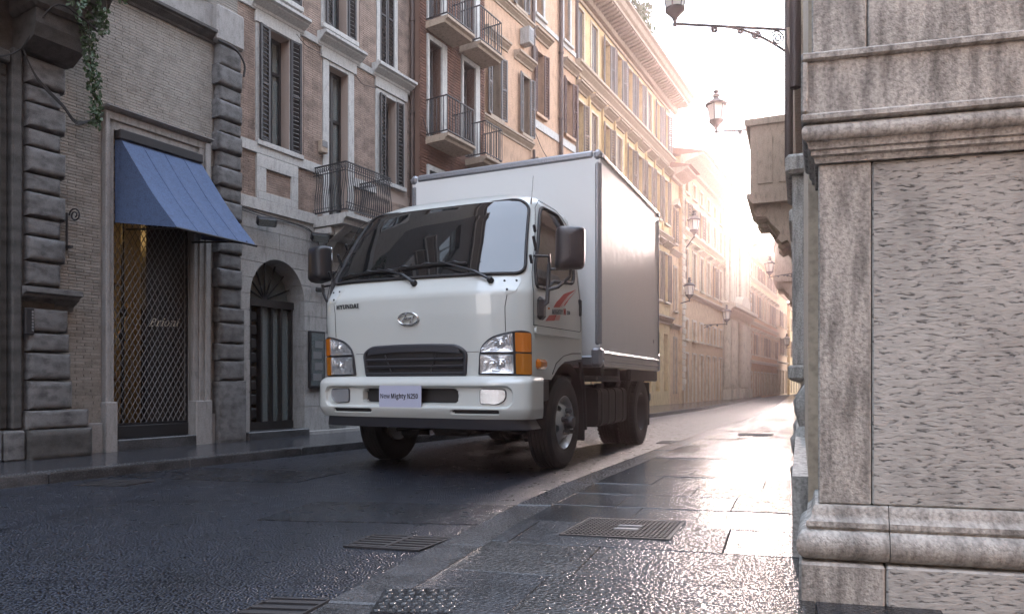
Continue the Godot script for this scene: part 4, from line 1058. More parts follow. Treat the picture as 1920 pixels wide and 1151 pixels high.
# ---- right-hand side: the stone pier close to the camera and the building behind it
func ring(mb: MB, prof: Array, w: float, dp: float, x0 := 0.0) -> void:   # profile Vector2(offset, y) swept round the left-back, left-front and right-front corners
	for i in prof.size() - 1:
		var a: Vector2 = prof[i]; var b: Vector2 = prof[i + 1]
		var A := [Vector3(x0 - a.x, a.y, -dp), Vector3(x0 - a.x, a.y, a.x), Vector3(w, a.y, a.x), Vector3(w, a.y, -dp)]
		var B := [Vector3(x0 - b.x, b.y, -dp), Vector3(x0 - b.x, b.y, b.x), Vector3(w, b.y, b.x), Vector3(w, b.y, -dp)]
		for k in 3: mb.quad(A[k], A[k + 1], B[k + 1], B[k])
func torus(y0: float, y1: float, o0: float, o1: float, n := 10) -> Array:
	var p := []
	for i in n + 1:
		var a := -PI / 2 + PI * i / n
		p.append(Vector2(o0 + (o1 - o0) * cos(a), (y0 + y1) / 2 + (y1 - y0) / 2 * sin(a)))
	return p

func make_pier() -> void:
	var o := thing("stone_pier", "huge weathered travertine pier with mouldings filling the right edge", "pier", g(1.003, 2.25), deg_to_rad(-13.8))
	var W := 1.9; var D := .33; var mb: MB
	var sk := Transform3D(Basis(Vector3(1, 0, 0), Vector3(0, 1, 0), Vector3(-.18, 0, 1)), Vector3.ZERO)   # the corner is not square
	# plinth in two stones, the joint open
	mb = MB.new(); mb.x = sk; mb.bev(-.058, .195, -.02, .150, -D, .060, .008); part(o, "plinth_stone", mb, M.smoothstone)
	mb = MB.new(); mb.x = sk; mb.bev(.198, W, -.02, .149, -D, .058, .006); part(o, "plinth_stone", mb, M.travertine)
	for q in [[0.0, .207], [.2095, W]]:
		mb = MB.new(); mb.x = sk; var first: bool = q[0] == 0.0
		var pr := [Vector2(.03, .155)] + torus(.157, .252, .028, .066) + [Vector2(.034, .258), Vector2(.037, .262), Vector2(.036, .278), Vector2(.024, .288), Vector2(.018, .300), Vector2(.016, .318), Vector2(.010, .328), Vector2(-.02, .329)]
		if first: ring(mb, pr, .207, D)
		else:
			var poly := []
			for p in pr: poly.append(Vector2(p.x, p.y))
			poly.append(Vector2(-.05, .329)); poly.append(Vector2(-.05, .155)); mb.ext(poly, q[0], q[1])
		part(o, "base_moulding", mb, M.smoothstone, 35)
	mb = MB.new(); mb.x = sk; mb.bev(0, .158, .331, 1.436, -D, .0, .004); part(o, "stone_block", mb, M.smoothstone)
	mb = MB.new(); mb.x = sk; mb.bev(.1615, W, .331, 1.436, -D, -.003, .005); part(o, "stone_block", mb, M.travertine)
	mb = MB.new(); mb.x = sk; mb.bev(.01, W - .01, .15, 3.3, -D + .02, -.03, .005); part(o, "core", mb, M.darkstone)
	mb = MB.new(); mb.x = sk
	ring(mb, [Vector2(-.01, 1.438), Vector2(.010, 1.438), Vector2(.013, 1.456), Vector2(.022, 1.462), Vector2(.022, 1.476), Vector2(.029, 1.480), Vector2(.031, 1.496), Vector2(.034, 1.500)] + torus(1.502, 1.556, .034, .050) + [Vector2(.03, 1.560), Vector2(-.01, 1.561)], W, D); part(o, "cornice_moulding", mb, M.smoothstone, 35)
	# panelled block above
	mb = MB.new(); mb.x = sk; mb.bev(-.040, W, 1.562, 1.775, -D, .040, .006); part(o, "panel_block", mb, M.smoothstone)
	for q in [[-.052, W, 1.563, 1.590], [-.052, W, 1.758, 1.786], [-.052, -.030, 1.591, 1.757]]:
		mb = MB.new(); mb.x = sk; mb.bev(q[0], q[1], q[2], q[3], -D, .052, .006); part(o, "panel_frame", mb, M.smoothstone)
	mb = MB.new(); mb.x = sk; mb.bev(-.02, .145, 1.79, 3.3, -D, .0, .005); part(o, "stone_block", mb, M.smoothstone)
	mb = MB.new(); mb.x = sk; mb.bev(.148, W, 1.79, 3.3, -D, .001, .005); part(o, "stone_block", mb, M.smoothstone)
	mb = MB.new(); mb.x = sk; mb.bev(-.1, W, 3.3, 9.5, -D, .05, .02); part(o, "upper_shaft", mb, M.smoothstone)

func lantern(mb_m: Array, at: Vector3, k: float) -> void:   # fills [metal, glass] builders, hexagonal lantern with its foot at `at`
	var me: MB = mb_m[0]; var gl: MB = mb_m[1]
	me.x = Transform3D(Basis().scaled(Vector3.ONE * k), at); gl.x = me.x
	me.lathe([Vector2(0, -.04), Vector2(.03, -.03), Vector2(.03, .0), Vector2(.02, .03), Vector2(.04, .08), Vector2(.09, .14), Vector2(.135, .18), Vector2(.14, .205), Vector2(0, .206)], 12)
	gl.lathe([Vector2(.115, .207), Vector2(.165, .50)], 6)
	for i in 6:
		var a := TAU * i / 6; me.tube([Vector3(cos(a) * .12, .2, -sin(a) * .12), Vector3(cos(a) * .172, .51, -sin(a) * .172)], .009, 4)
	me.lathe([Vector2(0, .50), Vector2(.20, .50), Vector2(.215, .525), Vector2(.15, .57), Vector2(.10, .61), Vector2(.05, .63), Vector2(.045, .66), Vector2(.075, .69), Vector2(.05, .72), Vector2(.03, .735), Vector2(.06, .775), Vector2(.03, .80), Vector2(0, .81)], 12)
func street_lamp(label: String, wallp: Vector3, foot: Vector3, k: float, scroll := true) -> void:   # bracket from a wall point to the lantern's foot
	var o := thing("street_lamp", label, "street lamp", wallp, 0, "old wall-mounted street lanterns")
	var me := MB.new(); var gl := MB.new(); var f := foot - wallp
	lantern([me, gl], f, k)
	part(o, "lantern", me, M.iron, 40); part(o, "lamp_glass", gl, M.lampglass)
	var ar := MB.new(); var dir := f; dir.y = 0; var L := dir.length(); dir = dir.normalized()
	ar.tube([Vector3.ZERO, f], .019 * k, 6)
	if scroll:
		var P := func(a: float, b: float) -> Vector3: return dir * a * L + Vector3(0, b * L, 0) + Vector3(0, f.y * a, 0)
		var pts := []
		for i in 13:
			var t := i / 12.0; pts.append(P.call(t * .62, -.22 * (1 - t) * (1 - t)))
		ar.tube(pts, .017 * k, 6)
		for q in [[.12, -.075, .062, 1], [.30, -.055, .043, -1], [.44, -.032, .028, 1], [.66, -.03, .028, -1]]:
			pts = []
			for i in 28:
				var t := i / 27.0; var an: float = q[3] * t * 4.2 * PI + .6; var r: float = q[2] * (1 - .8 * t); pts.append(P.call(q[0] + r * cos(an), q[1] + r * sin(an)))
			ar.tube(pts, .012 * k, 5)
		ar.tube([P.call(0.0, .02), P.call(0.0, -.26)], .016 * k, 6)
	part(o, "bracket", ar, M.iron, 60)

func make_right_building() -> void:
	var th := atan2(-.922, -.387)   # local x runs towards the camera, local z into the street
	var D0 := 44.0
	var o := thing("right_building", "tall shadowed stone palazzo along the right side beyond the pier, seen edge-on", "building", g(wall_x(D0) , D0), th)
	var L := (D0 - 2.75) / .922
	var L0 := 0.0
	var S := func(d: float) -> float: return (D0 - d) / .922
	var mb := MB.new(); mb.box(S.call(9.6), L, 0, 9.4, -3, -.0); part(o, "wall", mb, M.cream)
	mb = MB.new(); mb.box(L0, S.call(9.6), 0, 5.9, -3, -.002); part(o, "wall", mb, M.cream)
	mb = MB.new(); mb.box(S.call(9.6), S.call(8.2), 4.9, 9.4, -.5, .10); part(o, "upper_wall", mb, M.cream)
	mb = MB.new(); mb.ext([Vector2(0, 4.5), Vector2(.1, 4.5), Vector2(.14, 4.7), Vector2(.18, 4.9), Vector2(0, 4.9)], L0, S.call(8.0)); part(o, "string_course", mb, M.tan)
	mb = MB.new(); mb.ext([Vector2(0, 9.4), Vector2(.3, 9.4), Vector2(.75, 9.7), Vector2(.8, 9.85), Vector2(-1, 9.85)], S.call(9.6), L); part(o, "cornice", mb, M.tan)
	for d in [7.0, 9.0, 10.8, 16.0, 18.5, 22.0, 29.0, 34.0]:
		var s: float = S.call(d)
		for h in ([[.9, 2.7], [5.3, 7.2]] if d < 9.5 else [[.9, 2.7]]):
			mb = MB.new(); mb.bev(s - .55, s - .42, h[0], h[1], -.05, .1 if h[0] < 3 else .16, .01); part(o, "surround", mb, M.smoothstone)
			mb = MB.new(); mb.bev(s + .42, s + .55, h[0], h[1], -.05, .1 if h[0] < 3 else .16, .01); part(o, "surround", mb, M.smoothstone)
			mb = MB.new(); mb.bev(s - .42, s + .42, h[0], h[1], -.05, .02 if h[0] < 3 else .115, .004); part(o, "shutter", mb, M.tanshutter)
			mb = MB.new(); mb.bev(s - .65, s + .65, h[1], h[1] + .18, -.05, .16 if h[0] < 3 else .24, .03); part(o, "window_cornice", mb, M.smoothstone)
			mb = MB.new(); mb.bev(s - .62, s + .62, h[0] - .14, h[0], -.05, .14 if h[0] < 3 else .2, .02); part(o, "sill", mb, M.smoothstone)
	for d in [6.2, 8.4]:
		mb = MB.new(); mb.x = Transform3D(Basis(), Vector3(S.call(d), 0, .07 if d < 8 else .16)); mb.lathe([Vector2(.05, 3.4), Vector2(.05, 9.3)], 10); part(o, "drainpipe", mb, M.pipe, 40)
	# stone guard posts and lumpy bases along the wall
	for d in [4.9, 6.6]:
		mb = MB.new(); mb.x = Transform3D(Basis(), Vector3(S.call(d), 0, -.01)); mb.lathe([Vector2(.10, 0), Vector2(.11, .12), Vector2(.07, .16), Vector2(.10, .25), Vector2(.11, .33), Vector2(.05, .42), Vector2(.08, .52), Vector2(.09, .60), Vector2(.03, .70), Vector2(0, .74)], 14); part(o, "baluster_post", mb, M.smoothstone, 45)
	mb = MB.new(); mb.box(L0, L, 0, .35, 0, .06); part(o, "plinth", mb, M.smoothstone)
	# balconies on scrolled corbels
	for q in [[12.0, 13.8, 3.95, .92, 5.35], [24.0, 26.3, 4.35, .92, 5.7]]:
		var s0: float = S.call(q[1]); var s1: float = S.call(q[0]); var h: float = q[2]; var z: float = q[3]
		var b := MB.new(); b.ext([Vector2(0, h), Vector2(z - .1, h), Vector2(z - .04, h + .08), Vector2(z, h + .10), Vector2(z, h + .18), Vector2(0, h + .18)], s0, s1); var bal := part(o, "balcony", b, M.tan)
		b = MB.new(); b.box(s0 + .06, s1 - .06, h + .18, q[4], z - .16, z - .06); b.box(s1 - .14, s1 - .04, h + .18, q[4], 0, z - .06); b.box(s0 + .04, s0 + .14, h + .18, q[4], 0, z - .06); part(bal, "parapet", b, M.tan)
		for k in 2: 
			b = MB.new(); b.bev(s1 - .042, s1 - .02, h + .34, q[4] - .22, .12 + k * .36, .38 + k * .36, .01); part(bal, "parapet_panel", b, M.tan)
		b = MB.new(); b.ext([Vector2(0, q[4]), Vector2(z, q[4]), Vector2(z + .04, q[4] + .06), Vector2(z + .04, q[4] + .12), Vector2(0, q[4] + .12)], s0, s1); part(bal, "coping", b, M.tan)
		for sx in [s0 + .2, (s0 + s1) / 2 - .12, s1 - .42]:
			b = MB.new(); b.ext([Vector2(0, h), Vector2(z - .14, h), Vector2(z - .10, h - .1), Vector2(z - .16, h - .2), Vector2(z - .32, h - .2), Vector2(z - .42, h - .36), Vector2(z - .56, h - .52), Vector2(z - .5, h - .62), Vector2(z - .58, h - .70), Vector2(z - .68, h - .66), Vector2(.12, h - .86), Vector2(0, h - 1.0)], sx, sx + .24); var co := part(bal, "corbel", b, M.tan)
			var v := MB.new(); v.x = Transform3D(Basis(Vector3(0, 0, 1), -PI / 2), Vector3(sx - .02, h - .1, z - .24)); v.lathe([Vector2(0, 0), Vector2(.08, 0), Vector2(.09, .02), Vector2(.09, .26), Vector2(.08, .28), Vector2(0, .28)], 14); part(co, "volute", v, M.tan, 40)
	street_lamp("iron lantern on a scrolled bracket cut off by the top edge", Vector3(3.62, 5.30, -8.9), Vector3(2.11, 5.38, -8.9), .92)
	street_lamp("pinkish iron lantern on a thin bracket above the right-hand balcony", Vector3(5.6, 5.93, -14.0), Vector3(4.16, 5.86, -14.0), 1.05)
	street_lamp("small far lantern hanging high above the street near the right buildings", Vector3(9.9, 4.6, -24.0), Vector3(9.0, 4.45, -24.0), .9)
	street_lamp("tiny distant lantern at the end of the right-hand side", Vector3(14.4, 2.6, -34.0), Vector3(13.6, 2.5, -34.0), .9)
	# lanterns on the left-hand palazzi
	street_lamp("lantern standing on an upright bracket at the peach palazzo's corner, the upper one", Vector3(5.15, 4.75, -20.3), Vector3(5.30, 5.0, -20.0), .95, false)
	street_lamp("lower lantern at the peach palazzo's corner", Vector3(5.3, 3.25, -21.6), Vector3(5.50, 3.3, -21.3), .9, false)
	street_lamp("lantern on a long bracket in front of the church", Vector3(6.9, 2.9, -25.4), Vector3(8.0, 2.95, -25.6), .9)

func make_rear_building() -> void:   # across the side street, behind the camera: seen only in the windscreen and in the shade it gives
	var o := thing("rear_building", "tall stuccoed house across the side street behind the viewer", "building", g(1.6, -2.6), deg_to_rad(-13.8))
	var mb := MB.new(); mb.box(0, 9, 0, 10.5, 0, 14); part(o, "wall", mb, M.ochre)
	for i in 6:
		for j in 3:
			mb = MB.new(); mb.bev(-.06, .0, 1.2 + j * 3.0, 3.0 + j * 3.0, .9 + i * 2.2, 1.9 + i * 2.2, .01); part(o, "shutter", mb, M.tanshutter)
			mb = MB.new(); mb.bev(-.12, .0, 3.15 + j * 3.0, 3.35 + j * 3.0, .7 + i * 2.2, 2.1 + i * 2.2, .02); part(o, "window_cornice", mb, M.cream)
	mb = MB.new(); mb.bev(-.6, 9.2, 10.5, 10.9, -.6, 14, .05); part(o, "cornice", mb, M.cream)
	o = thing("rear_house", "plain house closing the bend of the street behind the viewer", "building", g(-9.5, -10.0), deg_to_rad(8))
	mb = MB.new(); mb.box(0, 11, 0, 10, 0, 6); part(o, "wall", mb, M.tan)
	for i in 5:
		for j in 3:
			mb = MB.new(); mb.bev(1 + i * 2.0, 1.9 + i * 2.0, 1.2 + j * 3.0, 2.9 + j * 3.0, -.06, 0, .01); part(o, "shutter", mb, M.redshutter)
	mb = MB.new(); mb.bev(-.3, 11.3, 10, 10.4, -.6, 6, .05); part(o, "cornice", mb, M.cream)

# ---- the truck: x to its own left (camera right), y up, z forwards; origin on the road under the front axle
const CAB := [[.70, .955, .900, .2], [.80, .965, .914, .22], [1.25, .968, .952, .24], [1.42, .968, .956, .25], [1.45, .962, .938, .25], [1.55, .95, .885, .25], [1.8, .92, .74, .25], [2.05, .87, .59, .25], [2.2, .835, .485, .25], [2.26, .795, .42, .25], [2.295, .74, .35, .25]]
const BACK := -.36
func cab(h: float) -> Vector3:
	if h <= CAB[0][0]: return Vector3(CAB[0][1], CAB[0][2], CAB[0][3])
	for i in CAB.size() - 1:
		if h <= CAB[i + 1][0]:
			var t: float = (h - CAB[i][0]) / (CAB[i + 1][0] - CAB[i][0])
			return Vector3(lerpf(CAB[i][1], CAB[i + 1][1], t), lerpf(CAB[i][2], CAB[i + 1][2], t), lerpf(CAB[i][3], CAB[i + 1][3], t))
	return Vector3(CAB[-1][1], CAB[-1][2], CAB[-1][3])
func cab_front(x: float, h: float) -> Vector3:
	var c := cab(h); var k := minf(absf(x) / c.x, 1.0)
	return Vector3(x, h, c.y - c.z + c.z * pow(maxf(0, 1 - k * k * k), 1.0 / 3))
func cab_side(sg: float, f: float, h: float) -> Vector3: return Vector3(sg * cab(h).x, h, f)
func on_front(p: Vector2, off: float) -> Vector3:
	var a := cab_front(p.x, p.y); var e := .004
	var n := (cab_front(p.x + e, p.y) - cab_front(p.x - e, p.y)).cross(cab_front(p.x, p.y + e) - cab_front(p.x, p.y - e)).normalized()
	return a + n * off
func on_side(sg: float, p: Vector2, off: float) -> Vector3:
	var e := .004; var up := cab_side(1, p.x, p.y + e) - cab_side(1, p.x, p.y - e)
	var n := Vector3(up.y, -up.x, 0).normalized(); n.x *= sg
	return cab_side(sg, p.x, p.y) + n * off
func rounded(poly: Array, r: Array, seg := 5, step := .05) -> Array:
	var out := []; var n := poly.size()
	for i in n:
		var a: Vector2 = poly[(i + n - 1) % n]; var b: Vector2 = poly[i]; var c: Vector2 = poly[(i + 1) % n]
		var rr: float = r[i % r.size()]
		var p := b + (a - b).limit_length(rr); var q := b + (c - b).limit_length(rr)
		for k in seg + 1:
			var t := float(k) / seg
			out.append(p.lerp(b, t).lerp(b.lerp(q, t), t))
	var fine := []
	for i in out.size():
		var a: Vector2 = out[i]; var b: Vector2 = out[(i + 1) % out.size()]
		var m := maxi(1, int(ceil(a.distance_to(b) / step)))
		for k in m: fine.append(a.lerp(b, float(k) / m))
	return fine
func patch(P: Callable, outline: Array, off: float, rings := 5, skirt := .012, crease := 50.0) -> ArrayMesh:   # a raised sheet that follows the body
	var mb := MB.new(); var c := Vector2.ZERO
	for p in outline: c += p
	c /= outline.size()
	var n := outline.size()
	if Geometry2D.is_polygon_clockwise(PackedVector2Array(outline)): outline = outline.duplicate(); outline.reverse()
	for r in rings:
		for i in n:
			var a: Vector2 = outline[i]; var b: Vector2 = outline[(i + 1) % n]
			var k0 := float(r) / rings; var k1 := float(r + 1) / rings
			if r == 0: mb.tri(P.call(c, off), P.call(c.lerp(a, k1), off), P.call(c.lerp(b, k1), off))
			else: mb.quad(P.call(c.lerp(a, k0), off), P.call(c.lerp(a, k1), off), P.call(c.lerp(b, k1), off), P.call(c.lerp(b, k0), off))
	for i in n:
		var a: Vector2 = outline[i]; var b: Vector2 = outline[(i + 1) % n]
		mb.quad(P.call(a, off), P.call(a, off - skirt), P.call(b, off - skirt), P.call(b, off))
	return mb.mesh(crease)
func grow(outline: Array, d: float) -> Array:
	var p := PackedVector2Array(outline)
	if Geometry2D.is_polygon_clockwise(p): p.reverse()
	var r := Geometry2D.offset_polygon(p, d, Geometry2D.JOIN_ROUND)
	return Array(r[0])
func band(P: Callable, outline: Array, w: float, off: float) -> ArrayMesh:   # a rounded rubber bead along an outline
	var pts := []
	for p in outline: pts.append(P.call(p, off))
	pts.append(pts[0]); pts.append(pts[1])
	var mb := MB.new(); mb.tube(pts, w, 8); return mb.mesh(60)
func strip(P: Callable, pts: Array, w: float, off: float) -> ArrayMesh:
	var q := []
	for i in pts.size() - 1:
		var a: Vector2 = pts[i]; var b: Vector2 = pts[i + 1]; var m := maxi(1, int(ceil(a.distance_to(b) / .04)))
		for k in m: q.append(P.call(a.lerp(b, float(k) / m), off))
	q.append(P.call(pts[-1], off))
	var mb := MB.new(); mb.tube(q, w, 5); return mb.mesh(60)
func words(t: String, size: float, bold := false, wide := 1.0) -> TextMesh:
	var tm := TextMesh.new(); var f := SystemFont.new(); f.font_names = PackedStringArray(["Droid Sans"]); f.font_weight = 700 if bold else 400
	tm.font = f; tm.text = t; tm.font_size = 48; tm.pixel_size = size / 48.0; tm.depth = .003
	return tm

func arch_h(f: float) -> float:
	if f > .40: return .755
	if f > .30: return lerpf(.84, .755, (f - .30) / .10)
	if f > .12: return lerpf(.905, .84, (f - .12) / .18)
	return lerpf(.945, .905, clampf((f + .36) / .48, 0, 1))

func make_cab(o: Node3D) -> void:
	var front := func(p: Vector2, off: float) -> Vector3: return on_front(p, off)
	var right := func(p: Vector2, off: float) -> Vector3: return on_side(1.0, p, off)
	var left := func(p: Vector2, off: float) -> Vector3: return on_side(-1.0, p, off)
	# shell
	var rows := []; var NV := 54
	var hs := []
	for i in NV + 1: hs.append(float(i) / NV)
	for v in hs:
		var row := []
		for sgi in 2:
			var sg: float = -1.0 if sgi == 0 else 1.0
			var side := []
			for j in 15:
				var t := j / 14.0
				var f0 := lerpf(BACK, .73, t)
				var h := lerpf(arch_h(f0), 2.295, v)
				var c := cab(h)
				side.append(Vector3(sg * c.x, h, lerpf(BACK, c.y - c.z, t)))
			if sgi == 0:
				row += side
				for i in range(1, 48):
					var ph := -PI / 2 + PI * i / 48.0
					var h := lerpf(.755, 2.295, v); var c := cab(h)
					row.append(Vector3(c.x * signf(ph) * pow(absf(sin(ph)), 2.0 / 3), h, c.y - c.z + c.z * pow(cos(ph), 2.0 / 3)))
			else:
				side.reverse(); row += side
		rows.append(row)
	for k in [[.93, 2.312], [.8, 2.322], [.55, 2.330], [.02, 2.334]]:
		var row := []
		for p in rows[NV]: row.append(Vector3(p.x * k[0], k[1], lerpf(-.02, p.z, k[0])))
		rows.append(row)
	var mb := MB.new(); mb.grid(rows)
	for i in rows.size() - 1: mb.quad(rows[i][-1], rows[i][0], rows[i + 1][0], rows[i + 1][-1])
	part(o, "cab_shell", mb, M.paint, 32)
	# front panel in the greyer lower tone below the crease: a separate pressed panel
	# windscreen
	var ws := rounded([Vector2(-.885, 1.575), Vector2(.885, 1.555), Vector2(.765, 2.21), Vector2(-.765, 2.21)], [.07, .07, .13, .13], 7)
	var wso := put(o, "windscreen", patch(front, ws, .010, 12), M.glassdark)
	put(wso, "gasket", band(front, grow(ws, .006), .013, .010), M.rubber)
	# wipers
	for q in [[.00, 1.512, -.60, 1.60], [.66, 1.50, -.10, 1.625]]:
		var px: float = q[0]
		var w := MB.new(); var a := on_front(Vector2(px, q[1]), .02); var e := on_front(Vector2(lerpf(px, q[2], .62), q[3] + .035), .05); var m := on_front(Vector2(lerpf(px, q[2], .18), q[1] + .055), .05)
		w.tube([a, m], .014, 6, .012); w.tube([m, e], .011, 6, .006)
		w.x = Transform3D(Basis(), on_front(Vector2(px, q[1]), .0)); w.x.basis = Basis(Vector3.RIGHT, PI / 2 - .4); w.lathe([Vector2(.026, 0), Vector2(.024, .03), Vector2(.014, .04), Vector2(0, .042)], 12); w.x = Transform3D()
		var wp := part(o, "wiper", w, M.plastic, 50)
		var bl := MB.new(); var pts := []
		for i in 15: pts.append(on_front(Vector2(lerpf(lerpf(px, q[2], .30), q[2] - .19, i / 14.0), lerpf(q[3] + .035, q[3] - .005, absf(i / 14.0 - .4))), .026))
		bl.tube(pts, .009, 5); part(wp, "blade", bl, M.rubber, 60)
		for k in [3, 8, 12]:
			bl = MB.new(); bl.tube([pts[k], (pts[k] + pts[k - 2]) / 2 + Vector3(0, .012, .012), pts[k - 2]], .006, 5); part(wp, "blade_clip", bl, M.plastic)
	# bolted covers under the windscreen corners
	for sg in [-1.0, 1.0]:
		var cv := put(o, "hinge_cover", patch(front, rounded([Vector2(sg * .72, 1.52), Vector2(sg * .885, 1.515), Vector2(sg * .865, 1.41), Vector2(sg * .79, 1.385)], [.03], 4), .003, 4, .008), M.paint)
		for b in [Vector2(.765, 1.495), Vector2(.85, 1.495), Vector2(.80, 1.425)]:
			var bo := MB.new(); bo.x = Transform3D(Basis(Vector3.RIGHT, PI / 2), on_front(Vector2(sg * b.x, b.y), .002)); bo.lathe([Vector2(.009, 0), Vector2(.009, .005), Vector2(0, .006)], 10); part(cv, "bolt", bo, M.plastic)
		put(o, "panel_gap", strip(front, [Vector2(sg * .80, 1.385), Vector2(sg * .785, 1.30), Vector2(sg * .785, 1.11)], .0028, .0005), M.ink)
	put(o, "panel_gap", strip(front, [Vector2(-.56, .965), Vector2(-.47, .965)], .002, .0003), M.ink); put(o, "panel_gap", strip(front, [Vector2(.47, .965), Vector2(.575, .965)], .002, .0003), M.ink)
	var cap := MB.new(); cap.x = Transform3D(Basis(Vector3.RIGHT, PI / 2 - .3), on_front(Vector2(-.73, 1.50), .0)); cap.lathe([Vector2(.024, 0), Vector2(.022, .004), Vector2(0, .005)], 16); part(o, "washer_cap", cap, M.paint, 40)
	# grille
	var go := rounded([Vector2(-.45, .785), Vector2(.45, .785), Vector2(.468, .96), Vector2(.40, 1.01), Vector2(0, 1.025), Vector2(-.40, 1.01), Vector2(-.468, .96)], [.02, .02, .03, .05, .3, .05, .03], 5)
	var gr := put(o, "grille", band(front, go, .016, .004), M.grilleplastic)
	put(gr, "grille_back", patch(front, go, .003, 5), M.black)
	put(gr, "upper_trim", patch(front, rounded([Vector2(-.43, .955), Vector2(-.30, .965), Vector2(-.22, .975), Vector2(.22, .975), Vector2(.30, .965), Vector2(.43, .955), Vector2(.40, 1.005), Vector2(0, 1.02), Vector2(-.40, 1.005)], [.01], 3), .022, 4, .02), M.grilleplastic)
	for y in [.80, .855, .910]:
		var sl := MB.new(); var top := []; var r2 := []
		for i in 25:
			var x := lerpf(-.445, .445, i / 24.0); var p := on_front(Vector2(x, y), .0)
			top.append(p)
		for i in 24:
			var a: Vector3 = top[i]; var b: Vector3 = top[i + 1]
			var u := Vector3(0, .016, 0); var f := Vector3(0, .004, .030); var dn := Vector3(0, -.012, .012)
			sl.quad(a + dn, b + dn, b + f, a + f); sl.quad(a + f, b + f, b + u, a + u)
		part(gr, "slat", sl, M.grilleplastic)
	for q in [[-.26, -.20], [.21, .15]]: put(gr, "brace", strip(front, [Vector2(q[0], .955), Vector2(q[1], .795)], .006, .012), M.grilleplastic)
	# headlights
	for sg in [-1.0, 1.0]:
		var hl := rounded([Vector2(sg * .570, .795), Vector2(sg * .945, .788), Vector2(sg * .948, 1.105), Vector2(sg * .90, 1.118), Vector2(sg * .80, 1.105), Vector2(sg * .67, 1.07), Vector2(sg * .60, 1.005), Vector2(sg * .583, .945)], [.006, .012, .02, .03, .06, .05, .03, .02], 4, .03)
		var h := put(o, "headlight", band(front, hl, .006, .006), M.grilleplastic)
		put(h, "housing", patch(front, hl, .004, 5), M.grilleplastic)
		var up := rounded([Vector2(sg * .592, .962), Vector2(sg * .838, .962), Vector2(sg * .838, 1.100), Vector2(sg * .80, 1.096), Vector2(sg * .675, 1.060), Vector2(sg * .61, 1.0)], [.004, .004, .005, .03, .04, .02], 4, .03)
		var lo := rounded([Vector2(sg * .585, .803), Vector2(sg * .838, .800), Vector2(sg * .838, .942), Vector2(sg * .592, .942)], [.006], 3, .03)
		var k := 0
		for outl in [up, lo]:
			var c := Vector2(sg * (.745 if k == 0 else .74), 1.02 if k == 0 else .87); k += 1
			# faceted mirror bowl set behind the lens
			var rf := MB.new(); var n: int = outl.size(); var rings := 7
			var pt := func(i: int, r: int) -> Vector3:
				var t := r / float(rings); var q := c.lerp(outl[i % n], t); return on_front(q, .006 - .0) + Vector3(0, 0, .016 * t * t - .004 + (.006 if (r % 2 == 1 and i % 6 < 3) else 0.0))
			var ccw := not Geometry2D.is_polygon_clockwise(PackedVector2Array(outl))
			for r in rings:
				for i in n:
					if ccw: rf.quad(pt.call(i, r), pt.call(i, r + 1), pt.call(i + 1, r + 1), pt.call(i + 1, r))
					else: rf.quad(pt.call(i + 1, r), pt.call(i + 1, r + 1), pt.call(i, r + 1), pt.call(i, r))
			part(h, "reflector", rf, M.reflector, 18)
			var bu := MB.new(); bu.x = Transform3D(Basis(Vector3.RIGHT, PI / 2), on_front(c, .006)); bu.lathe([Vector2(.030, 0), Vector2(.028, .012), Vector2(.018, .018), Vector2(0, .020)], 16); part(h, "bulb_cap", bu, M.chrome, 40)
			put(h, "lens", patch(front, outl, .026, 5, .02), M.lens)
		# amber indicator at the corner
		for q in [[.962, 1.105, M.amber], [.796, .950, M.amber2]]:
			put(h, "turn_signal", patch(front, rounded([Vector2(sg * .852, q[0]), Vector2(sg * .944, q[0] - .004), Vector2(sg * .945, q[1] - .004), Vector2(sg * .852, q[1])], [.008], 3, .015), .020, 4, .018), q[2])
		# side repeater
		var rp := MB.new(); rp.x = Transform3D(Basis(), Vector3(sg * .965, .872, .645)); rp.bev(-.02, .035, -.038, .038, -.085, .085, .02)
		part(o, "side_marker", rp, M.amber, 30)
	# emblem
	var em := MB.new(); var pts := []
	for i in 41: pts.append(on_front(Vector2(-.026 + .092 * cos(TAU * i / 40), 1.232 + .047 * sin(TAU * i / 40)), .010))
	em.tube(pts, .0065, 8)
	for q in [[Vector2(-.085, 1.212), Vector2(-.058, 1.235), Vector2(-.042, 1.272)], [Vector2(-.010, 1.192), Vector2(.005, 1.228), Vector2(.032, 1.252)], [Vector2(-.062, 1.228), Vector2(-.026, 1.236), Vector2(.012, 1.238)]]:
		var t := []
		for p in q: t.append(on_front(p, .010))
		em.tube(t, .0075, 7)
	part(o, "emblem", em, M.chrome, 60)
	var ex := (on_front(Vector2(-.56, 1.358), 0) - on_front(Vector2(-.71, 1.358), 0)).normalized(); var ey := (on_front(Vector2(-.635, 1.37), 0) - on_front(Vector2(-.635, 1.345), 0)).normalized()
	put(o, "lettering", words("HYUNDAI", .05, true), M.ink, Transform3D(Basis(ex * 1.12, ey, ex.cross(ey)), on_front(Vector2(-.635, 1.358), .004)))
	# doors, both sides
	for sg in [1.0, -1.0]:
		var S: Callable = right if sg > 0 else left
		var wo := rounded([Vector2(.715, 1.46), Vector2(.49, 1.47), Vector2(.40, 1.52), Vector2(.33, 1.55), Vector2(-.17, 1.60), Vector2(-.24, 1.70), Vector2(-.20, 2.08), Vector2(-.06, 2.185), Vector2(.33, 2.165), Vector2(.42, 2.08), Vector2(.70, 1.62)], [.03, .05, .04, .03, .05, .05, .08, .08, .05, .08, .05], 5)
		var dw := put(o, "door_window", patch(S, wo, .004, 8), M.glassdark)
		put(dw, "gasket", band(S, wo, .014, .006), M.rubber)
